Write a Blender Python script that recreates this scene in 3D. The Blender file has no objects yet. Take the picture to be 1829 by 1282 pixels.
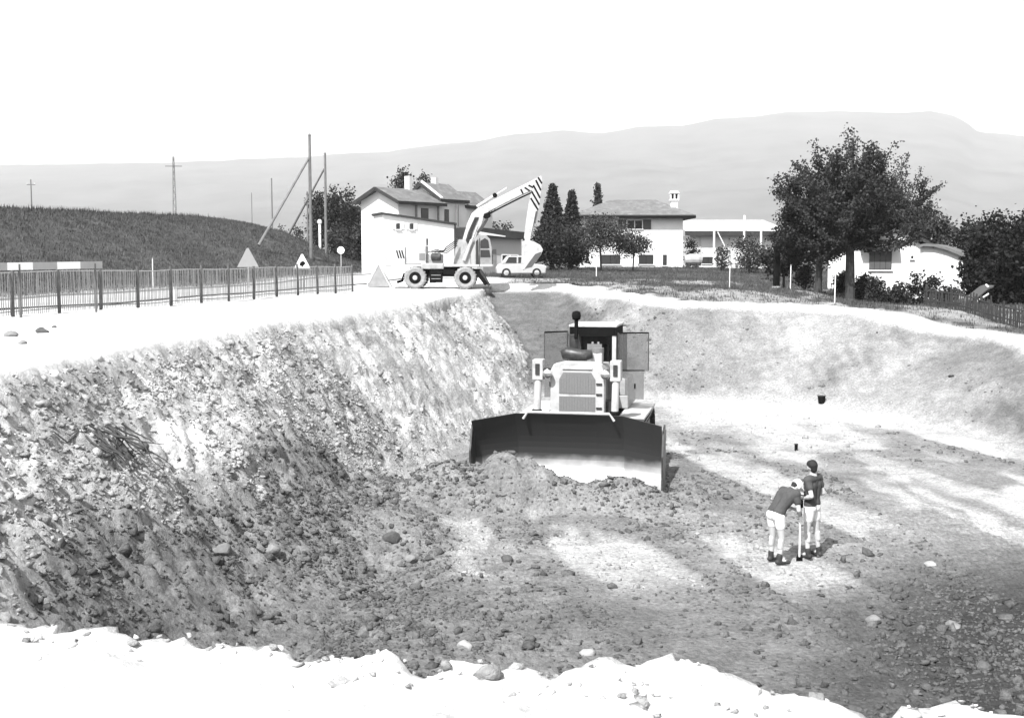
import bpy, bmesh, math, random
import numpy as np
from mathutils import Vector, Matrix

rad = math.radians
# ------------------------------------------------------------------ camera
S = bpy.context.scene
COL = S.collection
F_PX, W_PX, H_PX, EYE = 2100.0, 1829.0, 1282.0, 1.6
PITCH = math.atan(181.0 / F_PX)
cam_d = bpy.data.cameras.new('camera'); cam = bpy.data.objects.new('camera', cam_d); COL.objects.link(cam)
cam.location = (0, 0, EYE); cam.rotation_euler = (math.pi / 2 - PITCH, 0, 0)
cam_d.sensor_width = 36; cam_d.lens = 36 * F_PX / W_PX; cam_d.clip_start = 0.1; cam_d.clip_end = 40000
S.camera = cam

# ------------------------------------------------------------------ sky, sun, exposure (a black and white print: neutral light)
SUN_EL, SUN_AZ = 50.0, 30.0           # light travels away from the camera and to the right
world = bpy.data.worlds.new('World'); S.world = world; world.use_nodes = True
wn = world.node_tree.nodes; wl = world.node_tree.links
sky = wn.new('ShaderNodeTexSky'); sky.sky_type = 'NISHITA'; sky.sun_disc = False
sky.sun_elevation = rad(SUN_EL); sky.sun_rotation = rad(180 + SUN_AZ)
sky.altitude = 400; sky.air_density = 1.0; sky.dust_density = 3.0; sky.ozone_density = 1.0
bw = wn.new('ShaderNodeSeparateColor'); wl.new(sky.outputs[0], bw.inputs[0])   # blue-sensitive film: the sky prints white
wl.new(bw.outputs[2], wn['Background'].inputs['Color']); wn['Background'].inputs['Strength'].default_value = 0.13
sun_d = bpy.data.lights.new('sun', 'SUN'); sun_d.energy = 4.8; sun_d.angle = rad(0.53); sun_d.color = (1, 1, 1)
sun = bpy.data.objects.new('sun', sun_d); COL.objects.link(sun)
az = rad(SUN_AZ)
TO_SUN = Vector((-math.sin(az) * math.cos(rad(SUN_EL)), -math.cos(az) * math.cos(rad(SUN_EL)), math.sin(rad(SUN_EL))))
sun.rotation_euler = TO_SUN.to_track_quat('Z', 'Y').to_euler(); sun.location = TO_SUN * 50
S.view_settings.view_transform = 'Standard'; S.view_settings.look = 'None'
S.view_settings.exposure = 1.02; S.view_settings.gamma = 1.0; S.view_settings.use_curve_mapping = False
S.render.engine = 'CYCLES'
S.cycles.max_bounces = 6; S.cycles.volume_bounces = 0; S.cycles.transparent_max_bounces = 16

# ------------------------------------------------------------------ helpers
CA, SA = math.cos(PITCH), math.sin(PITCH)
def ray(px, py):
    u = (px - W_PX / 2) / F_PX; v = (H_PX / 2 - py) / F_PX
    return (u, CA + v * SA, -SA + v * CA)
def at(px, py, Y):                      # the point seen at a photo pixel, Y metres ahead
    d = ray(px, py); t = Y / d[1]
    return Vector((d[0] * t, Y, EYE + d[2] * t))
def gnd(px, py, z):                     # the point seen at a photo pixel at height z
    d = ray(px, py); t = (z - EYE) / d[2]
    return Vector((d[0] * t, d[1] * t, z))

MATS = {}
def mat(name, v, rough=0.8, var=0.15, scale=3.0, bump=0.0, bscale=40.0, metal=0.0, dirt=None, spec=0.3):
    if name in MATS: return MATS[name]
    m = bpy.data.materials.new(name); m.use_nodes = True; MATS[name] = m
    n = m.node_tree.nodes; l = m.node_tree.links; b = n['Principled BSDF']
    b.inputs['Roughness'].default_value = rough; b.inputs['Metallic'].default_value = metal
    b.inputs['Specular IOR Level'].default_value = spec
    tc = n.new('ShaderNodeTexCoord')
    nz = n.new('ShaderNodeTexNoise'); nz.inputs['Scale'].default_value = scale; nz.inputs['Detail'].default_value = 8; nz.inputs['Roughness'].default_value = 0.65
    l.new(tc.outputs['Object'], nz.inputs['Vector'])
    mr = n.new('ShaderNodeMapRange'); mr.inputs[1].default_value = 0.3; mr.inputs[2].default_value = 0.7
    mr.inputs[3].default_value = v * (1 - var); mr.inputs[4].default_value = min(0.95, v * (1 + var))
    l.new(nz.outputs[0], mr.inputs[0]); out = mr.outputs[0]
    if dirt:
        dv, amt, ds = dirt
        n2 = n.new('ShaderNodeTexNoise'); n2.inputs['Scale'].default_value = ds; n2.inputs['Detail'].default_value = 10; n2.inputs['Roughness'].default_value = 0.7
        l.new(tc.outputs['Object'], n2.inputs['Vector'])
        m2 = n.new('ShaderNodeMapRange'); m2.inputs[1].default_value = 0.5; m2.inputs[2].default_value = 0.68; m2.inputs[3].default_value = 0; m2.inputs[4].default_value = amt
        l.new(n2.outputs[0], m2.inputs[0])
        mx = n.new('ShaderNodeMix'); mx.data_type = 'FLOAT'; mx.inputs[3].default_value = dv
        l.new(m2.outputs[0], mx.inputs[0]); l.new(out, mx.inputs[2]); out = mx.outputs[0]
    l.new(out, b.inputs['Base Color'])
    if bump:
        nb = n.new('ShaderNodeTexNoise'); nb.inputs['Scale'].default_value = bscale; nb.inputs['Detail'].default_value = 6
        l.new(tc.outputs['Object'], nb.inputs['Vector'])
        bp = n.new('ShaderNodeBump'); bp.inputs['Strength'].default_value = bump; bp.inputs['Distance'].default_value = 0.02
        l.new(nb.outputs[0], bp.inputs['Height']); l.new(bp.outputs[0], b.inputs['Normal'])
    return m
def leaf_mat(name, v):
    if name in MATS: return MATS[name]
    m = bpy.data.materials.new(name); m.use_nodes = True; MATS[name] = m
    n = m.node_tree.nodes; l = m.node_tree.links; b = n['Principled BSDF']
    g = n.new('ShaderNodeNewGeometry'); mr = n.new('ShaderNodeMapRange')
    mr.inputs[3].default_value = v * 0.55; mr.inputs[4].default_value = v * 1.5
    l.new(g.outputs['Random Per Island'], mr.inputs[0]); l.new(mr.outputs[0], b.inputs['Base Color'])
    b.inputs['Roughness'].default_value = 0.6; b.inputs['Specular IOR Level'].default_value = 0.25
    tr = n.new('ShaderNodeBsdfTranslucent'); l.new(mr.outputs[0], tr.inputs['Color'])
    mx = n.new('ShaderNodeMixShader'); mx.inputs[0].default_value = 0.25
    l.new(b.outputs[0], mx.inputs[1]); l.new(tr.outputs[0], mx.inputs[2]); l.new(mx.outputs[0], n['Material Output'].inputs['Surface'])
    return m
def glass_mat(name, v=0.05, alpha=1.0, rough=0.1):
    if name in MATS: return MATS[name]
    m = bpy.data.materials.new(name); m.use_nodes = True; MATS[name] = m
    b = m.node_tree.nodes['Principled BSDF']; b.inputs['Base Color'].default_value = (v, v, v, 1)
    b.inputs['Roughness'].default_value = rough; b.inputs['Alpha'].default_value = alpha
    return m

def tag(o, label=None, cat=None, group=None, kind=None):
    if label: o['label'] = label
    if cat: o['category'] = cat
    if group: o['group'] = group
    if kind: o['kind'] = kind
    return o
def thing(name, loc, rz=0.0, label=None, cat=None, group=None):
    o = bpy.data.objects.new(name, None); COL.objects.link(o); o.location = loc; o.rotation_euler = (0, 0, rz)
    o.empty_display_size = 0.3
    return tag(o, label, cat, group)

class MB:
    def __init__(s): s.v = []; s.f = []
    def add(s, vs, fs):
        k = len(s.v); s.v += [tuple(p) for p in vs]; s.f += [tuple(i + k for i in f) for f in fs]; return s
    def box(s, c, d, rot=None):
        x, y, z = d[0] / 2, d[1] / 2, d[2] / 2
        vs = [Vector(p) for p in ((-x, -y, -z), (x, -y, -z), (x, y, -z), (-x, y, -z), (-x, -y, z), (x, -y, z), (x, y, z), (-x, y, z))]
        if rot is not None: vs = [rot @ p for p in vs]
        c = Vector(c)
        return s.add([p + c for p in vs], [(0, 3, 2, 1), (4, 5, 6, 7), (0, 1, 5, 4), (1, 2, 6, 5), (2, 3, 7, 6), (3, 0, 4, 7)])
    def bx(s, x0, x1, y0, y1, z0, z1):
        return s.box(((x0 + x1) / 2, (y0 + y1) / 2, (z0 + z1) / 2), (x1 - x0, y1 - y0, z1 - z0))
    def bar(s, a, b, w, h, up=(0, 0, 1)):            # square bar from a to b
        a = Vector(a); b = Vector(b); d = b - a; L = d.length; y = d.normalized()
        up = Vector(up)
        if abs(y.dot(up)) > 0.98: up = Vector((1, 0, 0))
        x = y.cross(up).normalized(); z = x.cross(y)
        return s.box((a + b) / 2, (w, L, h), Matrix((x, y, z)).transposed())
    def prism(s, pts, axis, a0, a1):                 # closed outline extruded along an axis
        n = len(pts); vs = []
        for a in (a0, a1):
            for p in pts:
                q = list(p); q.insert(axis, a); vs.append(q)
        fs = [tuple(range(n)), tuple(range(2 * n - 1, n - 1, -1))] + [(i, i + n, (i + 1) % n + n, (i + 1) % n) for i in range(n)]
        return s.add(vs, fs)
    def tube(s, pts, rs, n=10, cap=True):
        pts = [Vector(p) for p in pts]
        if not hasattr(rs, '__len__'): rs = [rs] * len(pts)
        vs = []; fs = []; prev = None
        for i, p in enumerate(pts):
            d = (pts[min(i + 1, len(pts) - 1)] - pts[max(i - 1, 0)]).normalized()
            if prev is None:
                ref = Vector((0, 0, 1)) if abs(d.z) < 0.9 else Vector((1, 0, 0)); x = d.cross(ref).normalized()
            else:
                x = (prev - d * prev.dot(d)).normalized()
            prev = x; y = d.cross(x)
            for k in range(n):
                t = 2 * math.pi * k / n; vs.append(p + (x * math.cos(t) + y * math.sin(t)) * rs[i])
        for i in range(len(pts) - 1):
            for k in range(n):
                a = i * n + k; b = i * n + (k + 1) % n; fs.append((a, b, b + n, a + n))
        if cap: fs.append(tuple(range(n - 1, -1, -1))); m = (len(pts) - 1) * n; fs.append(tuple(range(m, m + n)))
        return s.add(vs, fs)
    def lathe(s, prof, c, axis=2, n=20):              # prof = [(r, h)], about an axis
        vs = []; fs = []; c = Vector(c)
        for r, h in prof:
            for k in range(n):
                t = 2 * math.pi * k / n; p = [r * math.cos(t), r * math.sin(t)]; p.insert(axis, h); vs.append(c + Vector(p))
        for i in range(len(prof) - 1):
            for k in range(n):
                a = i * n + k; b = i * n + (k + 1) % n; fs.append((a, b, b + n, a + n))
        fs.append(tuple(range(n))); m = (len(prof) - 1) * n; fs.append(tuple(range(m, m + n)))
        return s.add(vs, fs)
    def build(s, name, material, parent=None, bevel=0.0, smooth=False, data=None):
        me = bpy.data.meshes.new(name); me.from_pydata(s.v, [], s.f)
        bm = bmesh.new(); bm.from_mesh(me); bmesh.ops.recalc_face_normals(bm, faces=bm.faces); bm.to_mesh(me); bm.free()
        me.materials.append(material)
        o = bpy.data.objects.new(name, me); COL.objects.link(o)
        if parent is not None: o.parent = parent
        if smooth:
            for p in me.polygons: p.use_smooth = True
        if bevel:
            b = o.modifiers.new('bevel', 'BEVEL'); b.width = bevel; b.segments = 2; b.limit_method = 'ANGLE'; b.angle_limit = rad(35)
        return o
def np_mesh(name, v, f, material, parent=None, smooth=False):
    me = bpy.data.meshes.new(name); k = f.shape[1]
    me.vertices.add(len(v)); me.vertices.foreach_set('co', v.astype(np.float32).ravel())
    me.loops.add(f.size); me.loops.foreach_set('vertex_index', f.astype(np.int32).ravel())
    me.polygons.add(len(f)); me.polygons.foreach_set('loop_start', np.arange(0, f.size, k, dtype=np.int32))
    me.polygons.foreach_set('loop_total', np.full(len(f), k, dtype=np.int32))
    if smooth: me.polygons.foreach_set('use_smooth', np.ones(len(f), dtype=bool))
    me.update(calc_edges=True); me.materials.append(material)
    o = bpy.data.objects.new(name, me); COL.objects.link(o)
    if parent is not None: o.parent = parent
    return o
def copy_tree(o, parent=None):
    c = o.copy(); COL.objects.link(c)
    if parent is not None: c.parent = parent
    for ch in list(o.children): copy_tree(ch, c)
    return c

# numpy value noise
def _h(ix, iy, seed):
    h = (ix.astype(np.int64) * 374761393 + iy.astype(np.int64) * 668265263 + seed * 144665) & 0x7fffffff
    h = ((h ^ (h >> 13)) * 1274126177) & 0x7fffffff
    h = (h ^ (h >> 16)) & 0xffffff
    return h / float(0xffffff)
def vn(x, y, seed=0):
    x = np.asarray(x, float); y = np.asarray(y, float)
    ix = np.floor(x); iy = np.floor(y); fx = x - ix; fy = y - iy
    fx = fx * fx * (3 - 2 * fx); fy = fy * fy * (3 - 2 * fy); ix = ix.astype(np.int64); iy = iy.astype(np.int64)
    a = _h(ix, iy, seed); b = _h(ix + 1, iy, seed); c = _h(ix, iy + 1, seed); d = _h(ix + 1, iy + 1, seed)
    return (a * (1 - fx) + b * fx) * (1 - fy) + (c * (1 - fx) + d * fx) * fy
def fbm(x, y, seed=0, oct=4, gain=0.55):
    s = 0; a = 1; t = 0; c, sn = math.cos(0.6), math.sin(0.6)
    for i in range(oct):
        s = s + a * (vn(x, y, seed + i * 17) - 0.5); t += a; a *= gain
        x, y = (x * c - y * sn) * 2.03 + 11.3, (x * sn + y * c) * 2.03 - 7.1
    return 2 * s / t
def ss(a, b, x): t = np.clip((x - a) / (b - a), 0, 1); return t * t * (3 - 2 * t)
def mixf(a, b, t): return a * (1 - t) + b * t

# ------------------------------------------------------------------ terrain
FLOOR = -3.84
CTRL = np.array([(0, 0, 0), (-8, 4, 0), (6, 2, -.1), (-7.4, 17, 0), (-13, 33, 0), (-6, 30, 0), (-4, 40, 0), (-2, 52, 0), (-1, 62, 0), (-10, 50, 0),
    (-9, 62, .05), (-20, 30, 0), (-18, 60, 0), (-12, 80, .3), (3, 63, .05), (5, 55, -.1), (7.5, 50.5, -.38), (11, 50, -.42), (14, 49.5, -.5), (17.2, 45, -1.2), (18, 38, -1.65),
    (22, 20, -2.0), (24, 4, -2.0), (12, 2, -.5), (32, 40, -2.6), (20, 60, -.9), (13, 62, .0), (8, 60, .12), (10, 72, .3), (19, 70, -.3), (27, 68, -1.3),
    (0, 75, .35), (5, 90, .6), (12, 110, .7), (-5, 90, .6), (-12, 110, .8), (30, 110, .3), (0, 140, 1.0), (60, 60, -2), (-60, 40, 0), (-40, -20, 0), (40, -20, -1), (60, 140, 0), (-60, 140, 1), (0, 400, 1), (400, 300, 0), (-400, 300, 1)], float)
LEFT = [(-9.3, 4.6), (-7.4, 17), (-5.9, 30), (-4, 39.5), (-2.1, 51.7), (-1.2, 62)]
FAR = [(-1.2, 62), (1.5, 62.6), (2.8, 61), (5, 54.5), (7, 50.8), (11, 50.3), (14.5, 48)]
RIGHT = [(14.5, 48), (17.2, 44.5), (18.2, 38), (22.5, 20), (24, 4)]
NEAR = [(24, 4), (8, 3.4), (1.8, 4.15), (-.7, 4.65), (-2.3, 5.15), (-9.3, 4.6)]
POLY = LEFT[:-1] + FAR[:-1] + RIGHT[:-1] + NEAR[:-1]
def pl_dist(x, y, pl):
    d = np.full(x.shape, 1e9)
    for (ax, ay), (bx_, by_) in zip(pl[:-1], pl[1:]):
        ux, uy = bx_ - ax, by_ - ay; L = ux * ux + uy * uy
        t = np.clip(((x - ax) * ux + (y - ay) * uy) / L, 0, 1)
        d = np.minimum(d, np.hypot(x - ax - t * ux, y - ay - t * uy))
    return d
def inside(x, y):
    r = np.zeros(x.shape, bool); n = len(POLY)
    for i in range(n):
        (x0, y0), (x1, y1) = POLY[i], POLY[(i + 1) % n]
        if y0 == y1: continue
        c = ((y0 > y) != (y1 > y)) & (x < (x1 - x0) * (y - y0) / (y1 - y0) + x0); r ^= c
    return r
EMB0 = np.array((-20.2, 48.0)); EMT = np.array((.2166, .9763)); EMN = np.array((-.9763, .2166))
def emb(x, y):
    rx = x - EMB0[0]; ry = y - EMB0[1]; s = rx * EMT[0] + ry * EMT[1]; n = rx * EMN[0] + ry * EMN[1]
    n = n + .8 * fbm(x / 6, y / 6, 91, 2)
    fall = 1 - ss(38, 60, s)
    return s, n, (4.15 * ss(-1.5, 10.5, n)) * fall
BLADE = Vector((1.33, 27.0, -3.62)); YAW = rad(12)
HEAPS = [(-.45, 25.9, 1.45, 1.1, .86), (.55, 25.8, 1.0, .8, .3), (1.9, 25.45, 1.2, .75, .36), (2.8, 25.35, 1.1, .6, .3), (-2.6, 25.5, 1.5, 1.6, .55), (-3.0, 22.3, 1.6, 1.8, .5), (-4.2, 19.5, 1.4, 1.2, .5), (4.0, 26.0, .5, .6, .35)]
def upper(x, y):
    wsum = np.zeros(x.shape); zs = np.zeros(x.shape)
    for cx, cy, cz in CTRL:
        w = 1 / (((x - cx) ** 2 + (y - cy) ** 2 + 4.0) ** 1.6); wsum += w; zs += w * cz
    return zs / wsum
def terrain(x, y):
    x = np.asarray(x, float); y = np.asarray(y, float)
    U = upper(x, y); s, n, e = emb(x, y); U = U + e
    ins = inside(x, y)
    near_ok = (y < 75) & (x > -16) & (x < 30)
    dl = pl_dist(x, y, LEFT); df = pl_dist(x, y, FAR); dr = pl_dist(x, y, RIGHT); dn = pl_dist(x, y, NEAR)
    dm = np.minimum(np.minimum(dl, df), np.minimum(dr, dn)); sd = np.where(ins, dm, -dm)
    lump = .34 * fbm(x / .9, y / .9, 5, 3) + .16 * fbm(x / .3, y / .3, 9, 2)
    near_l = ss(12, 5, y)
    lo = lump * (.55 + .8 * near_l) + .5 * fbm(x / 3.2, y / 4.2, 6, 2) * ss(6, 10, y)
    sgn = np.where(ins, 1.0, -1.0)
    def grp(d, sl): return U - sl * np.clip(d * sgn + lo, 0, 99)
    ramp = FLOOR + np.clip((y - 46.5) / 15.3, 0, 1.05) * (0 - FLOOR) * ss(9, 5.5, x)
    fl = ramp + .05 * fbm(x / 2.3, y / 2.3, 21, 3)
    # soil heaped before the blade and at the bank's toe
    for hx, hy, rx_, ry_, hh in HEAPS:
        q = np.hypot((x - hx) / rx_, (y - hy) / ry_); fl = fl + hh * np.clip(1 - q * q * .55, 0, 1) ** 1.4 * (1 + .25 * fbm(x / .35, y / .35, 33, 2))
    bank = np.maximum(np.maximum(grp(dl, 1.0), grp(df, .62)), np.maximum(grp(dr, .56), grp(dn, 1.7)))
    bank = np.where(sd > -1.2, bank, U)
    depth = np.clip(U - bank, 0, 4)
    onbank = ss(.05, .5, depth) * ss(-.25, .25, bank - fl)
    # coarse broken surface of the banks
    rough_l = ss(9, -2, x)
    rg = 1 - np.abs(fbm(x / .42, y / .55, 41, 4, .6)) * 2
    bank = bank + onbank * (rough_l * (.17 * fbm(x / .5, y / .62, 43, 6, .7) + .10 * rg - .05 - .13 * ss(.66, .8, vn(x / .14, y / .2, 45) * .75 + vn(x / .6, y / .9, 46) * .3)) + (1 - rough_l) * (.07 * fbm(x / .8, y / 1.6, 47, 4)))
    k = .35 + .95 * ss(2, -3, x) * ss(36, 28, y); h = np.clip(.5 + .5 * (bank - fl) / k, 0, 1)
    z = np.where(ins | (sd > -1.2), fl * (1 - h) + bank * h + k * h * (1 - h) * .55, U)
    isfloor = 1 - h
    # dozer track marks on the floor: bands that run towards the camera
    du, dv = x * .979 + y * .203, y * .979 - x * .203
    bandn = vn(du / .95 + 40, dv / 9, 61); band = ss(.48, .68, bandn)
    groove = np.sin(dv * 2 * math.pi / .24 + 2 * fbm(x / 2, y / 2, 65, 2)) * .026
    z = z + isfloor * ins * (.05 * fbm(x / .16, y / .2, 68, 3) * ss(.45, .7, vn(x / .8, y / 1.3, 70)) + ss(.4, .6, vn(du / 1.3, dv / 5, 67)) * groove * ss(30, 22, y) - band * .03 + .035 * fbm(x / .35, y / .35, 69, 3) * (1 - band * .7))
    # foreground left bench of loose soil
    bench = ss(26, 20, y) * ss(1.5, -3.5, x) * ins * isfloor
    z = z + bench * (.15 * fbm(x / .5, y / .7, 71, 6, .68) + .1 - .10 * ss(.66, .8, vn(x / .13, y / .22, 73) * .75 + vn(x / .5, y / 1.2, 74) * .3))
    out = 1 - ss(-.3, .1, sd)
    far_r = ss(70, 95, y)
    gr = np.clip(np.maximum(ss(-1.5, .5, n) * (1 - ss(60, 66, s)), 0), 0, 1)
    z = z + np.where(ins, 0, .012 * fbm(x / .5, y / .5, 81, 3) + .05 * fbm(x / 3, y / 3, 83, 3) * ss(8, 14, y))
    z = z + np.where(sd > -1.4, ss(-1.3, -.2, sd) * ss(9, 7, y) * (.09 * np.abs(fbm(x / .35, y / .35, 85, 3)) + .05 * fbm(x / .12, y / .12, 86, 2)) * ss(.6, .0, U - z), 0)
    # loose soil spilled on the rim behind the far edge
    rim = ss(-9, -3, sd) * ss(.4, -.5, sd) * ss(44, 50, y) * ss(2.0, 4, x)
    z = z + rim * .16 * np.abs(fbm(x / 1.1, y / 1.1, 87, 3))
    # ---------------- albedo of the different soils
    pale = .52 + .05 * fbm(x / 1.5, y / 1.5, 101, 3)
    bankt = .38 + .24 * fbm(x / 1.1, y / 1.5, 103, 4) + .12 * fbm(x / .2, y / .28, 105, 3)
    wet = .165 + .05 * fbm(x / .9, y / .9, 107, 4)
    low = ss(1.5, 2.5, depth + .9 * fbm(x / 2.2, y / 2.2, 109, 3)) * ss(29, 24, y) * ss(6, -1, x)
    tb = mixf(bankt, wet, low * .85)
    brk = ss(.30, .62, vn(x / 1.1, y / 2.4, 112) * .6 + .4 * vn(x / .3, y / .7, 114))
    ftone = mixf(.21 + .08 * fbm(x / 1.2, y / 1.2, 111, 4), .42, band * brk * ss(16, 20, y) * .9)
    ftone = mixf(ftone, .48 + .10 * fbm(x / 2, y / 1, 113, 3), ss(36, 40, y) * ss(4.5, 6.5, x))
    patch = ss(.42, .6, vn(x / 3.0 + 3, y / 6.0, 115) * .7 + .3 * vn(x / .8, y / 1.6, 117)) * ss(5, 8, x) * ss(19, 25, y)
    ftone = mixf(ftone, .46, patch * .8)
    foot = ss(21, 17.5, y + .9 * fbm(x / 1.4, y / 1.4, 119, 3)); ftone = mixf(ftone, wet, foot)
    corner = ss(3.2, 6.5, x + .35 * (16 - y) + .8 * fbm(x, y, 121, 3)) * ss(23.5, 17.5, y); ftone = mixf(ftone, .05, corner)  # damp soil darkened further: edge fall-off of light painted into its tone
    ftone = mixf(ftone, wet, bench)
    for hx, hy, rx_, ry_, hh in HEAPS:
        q = np.hypot((x - hx) / rx_, (y - hy) / ry_); ftone = mixf(ftone, .2 + .05 * fbm(x / .5, y / .5, 123, 3), ss(1.5, 1.0, q))
    rampt = ss(46.0, 48.0, y + .5 * fbm(x, y, 125, 2)) * ss(6.6, 5.2, x + .4 * fbm(x, y, 127, 2) - (y - 47) * -.28)
    ftone = mixf(ftone, .125 + .03 * fbm(x / .7, y / .7, 129, 3), rampt)
    fb = .27 + .15 * fbm(x / 2.0, y / 2.0, 131, 4) + .12 * fbm(x / .5, y / 3, 133, 3)
    fb = mixf(fb, .26, ss(.4, .62, vn(x / 2.2, y / 3.0, 135)) * .75 * ss(7, 10, x))
    tb = mixf(tb, fb, ss(1.5, 4.5, x) * ss(30, 36, y)); tb = mixf(tb, fb, ss(8, 11, x))
    fb2 = ss(9, 4, np.hypot(x - 7.2, (y - 48) * .8) * 2.2 + 1.5 * fbm(x / .8, y / .8, 151, 3)); tb = mixf(tb, .16, fb2 * .7)
    tb = mixf(tb, tb * .62, ss(12.5, 17, x))  # right bank darkened towards the edge, the light fall-off painted into its tone
    rline = ss(.3, -.3, x - (2.8 + .17 * (61 - y)) + .3 * fbm(x / .8, y / .8, 153, 3)) * ss(46.5, 48, y)
    leftdom = grp(dl, 1.0) >= np.maximum(grp(df, .62), fl + .02)
    tb = np.where(leftdom, tb, mixf(tb, .11 + .03 * fbm(x / .7, y / .7, 155, 3), rline))
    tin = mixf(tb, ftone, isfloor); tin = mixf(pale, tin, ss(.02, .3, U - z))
    # ground outside the pit
    grass = .085 + .03 * fbm(x / 2.5, y / 2.5, 141, 4)
    scrub = ss(.38, .6, vn(x / 2.6, y / 3.4, 143) * .6 + .4 * vn(x / .7, y / .9, 145))
    gback = ss(-.7, -1.9, sd + .7 * fbm(x / 1.5, y / 1.5, 147, 3)) * ss(-1.6, 1.0, x - (62 - y) * .02) * ss(30, 36, y)
    gmix = np.clip(gback * (.62 + .5 * scrub) + ss(72, 80, y + 2 * fbm(x / 4, y / 4, 149, 2)) * ss(-9, -3, x) + ss(108, 120, y), 0, 1)
    gmix = np.maximum(gmix, gr)
    gmix = np.maximum(gmix, ss(-16, -18.5, x) * ss(20, -10, y) * 0)
    tout = mixf(pale, grass, gmix)
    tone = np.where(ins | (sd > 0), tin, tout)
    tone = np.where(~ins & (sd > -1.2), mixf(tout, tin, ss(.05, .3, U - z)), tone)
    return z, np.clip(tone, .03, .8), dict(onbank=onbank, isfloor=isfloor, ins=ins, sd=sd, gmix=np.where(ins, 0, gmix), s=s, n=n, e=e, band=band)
def hz(x, y): return float(terrain(np.array([x]), np.array([y]))[0][0])

def axis_lines(segs):
    out = []
    for a, b, st in segs: out += list(np.arange(a, b - st * .3, st))
    return out
def geo(a, b, st, g):
    r = []; p = a
    sg = 1 if b > a else -1
    while (b - p) * sg > 0: p += sg * st; st *= g; r.append(p)
    return r
ys = sorted(geo(2.0, -60, .5, 1.3)) + axis_lines([(2, 3, .1), (3, 8, .05), (8, 25, .055), (25, 33, .1), (33, 64, .16), (64, 130, .6)]) + [130] + geo(130, 9000, .9, 1.12)
xs = sorted(geo(-10.5, -8000, .2, 1.09)) + axis_lines([(-10.5, -3, .055), (-3, 6, .05), (6, 17, .08)]) + [17] + geo(17, 8000, .2, 1.09)
xs = np.array(xs); ys = np.array(ys)
GX, GY = np.meshgrid(xs, ys)
Z, T, _ = terrain(GX.ravel(), GY.ravel())
nx, ny = len(xs), len(ys)
V = np.column_stack([GX.ravel(), GY.ravel(), Z])
ii = (np.arange(ny - 1)[:, None] * nx + np.arange(nx - 1)[None, :]).ravel()
FQ = np.column_stack([ii, ii + 1, ii + nx + 1, ii + nx])

def soil_mat(name, attr=True, v=.3):
    m = bpy.data.materials.new(name); m.use_nodes = True; MATS[name] = m
    n = m.node_tree.nodes; l = m.node_tree.links; b = n['Principled BSDF']
    b.inputs['Roughness'].default_value = .95; b.inputs['Specular IOR Level'].default_value = .1
    tc = n.new('ShaderNodeTexCoord')
    if attr: src = n.new('ShaderNodeAttribute'); src.attribute_name = 'tone'; base = src.outputs['Fac']
    else: src = n.new('ShaderNodeNewGeometry'); mm = n.new('ShaderNodeMapRange'); mm.inputs[3].default_value = v * .75; mm.inputs[4].default_value = v * 1.2; l.new(src.outputs['Random Per Island'], mm.inputs[0]); base = mm.outputs[0]
    def noise(sc, det, r=.65):
        q = n.new('ShaderNodeTexNoise'); q.inputs['Scale'].default_value = sc; q.inputs['Detail'].default_value = det; q.inputs['Roughness'].default_value = r
        l.new(tc.outputs['Object'], q.inputs['Vector']); return q.outputs[0]
    a = noise(2.2, 9); c = noise(14, 6)
    r1 = n.new('ShaderNodeMapRange'); r1.inputs[1].default_value = .3; r1.inputs[2].default_value = .7; r1.inputs[3].default_value = .75; r1.inputs[4].default_value = 1.25; l.new(a, r1.inputs[0])
    r2 = n.new('ShaderNodeMapRange'); r2.inputs[1].default_value = .3; r2.inputs[2].default_value = .7; r2.inputs[3].default_value = .6; r2.inputs[4].default_value = 1.35; l.new(c, r2.inputs[0])
    m1 = n.new('ShaderNodeMath'); m1.operation = 'MULTIPLY'; l.new(r1.outputs[0], m1.inputs[0]); l.new(r2.outputs[0], m1.inputs[1])
    m2 = n.new('ShaderNodeMath'); m2.operation = 'MULTIPLY'; l.new(m1.outputs[0], m2.inputs[0]); l.new(base, m2.inputs[1])
    sm = n.new('ShaderNodeMapRange'); sm.inputs[1].default_value = .44; sm.inputs[2].default_value = .56; sm.inputs[3].default_value = 0; sm.inputs[4].default_value = .75; l.new(base, sm.inputs[0])
    mx = n.new('ShaderNodeMix'); mx.data_type = 'FLOAT'; l.new(sm.outputs[0], mx.inputs[0]); l.new(m2.outputs[0], mx.inputs[2]); l.new(base, mx.inputs[3])
    l.new(mx.outputs[0], b.inputs['Base Color'])
    bp = n.new('ShaderNodeBump'); iv = n.new('ShaderNodeMath'); iv.operation = 'SUBTRACT'; iv.inputs[0].default_value = 1.0; l.new(sm.outputs[0], iv.inputs[1]); l.new(iv.outputs[0], bp.inputs['Strength']); bp.inputs['Distance'].default_value = .09
    l.new(noise(11, 8, .7), bp.inputs['Height']); l.new(bp.outputs[0], b.inputs['Normal'])
    return m
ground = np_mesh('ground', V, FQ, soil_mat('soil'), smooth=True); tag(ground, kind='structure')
at_ = ground.data.attributes.new('tone', 'FLOAT', 'POINT'); at_.data.foreach_set('value', T.astype(np.float32))

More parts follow.
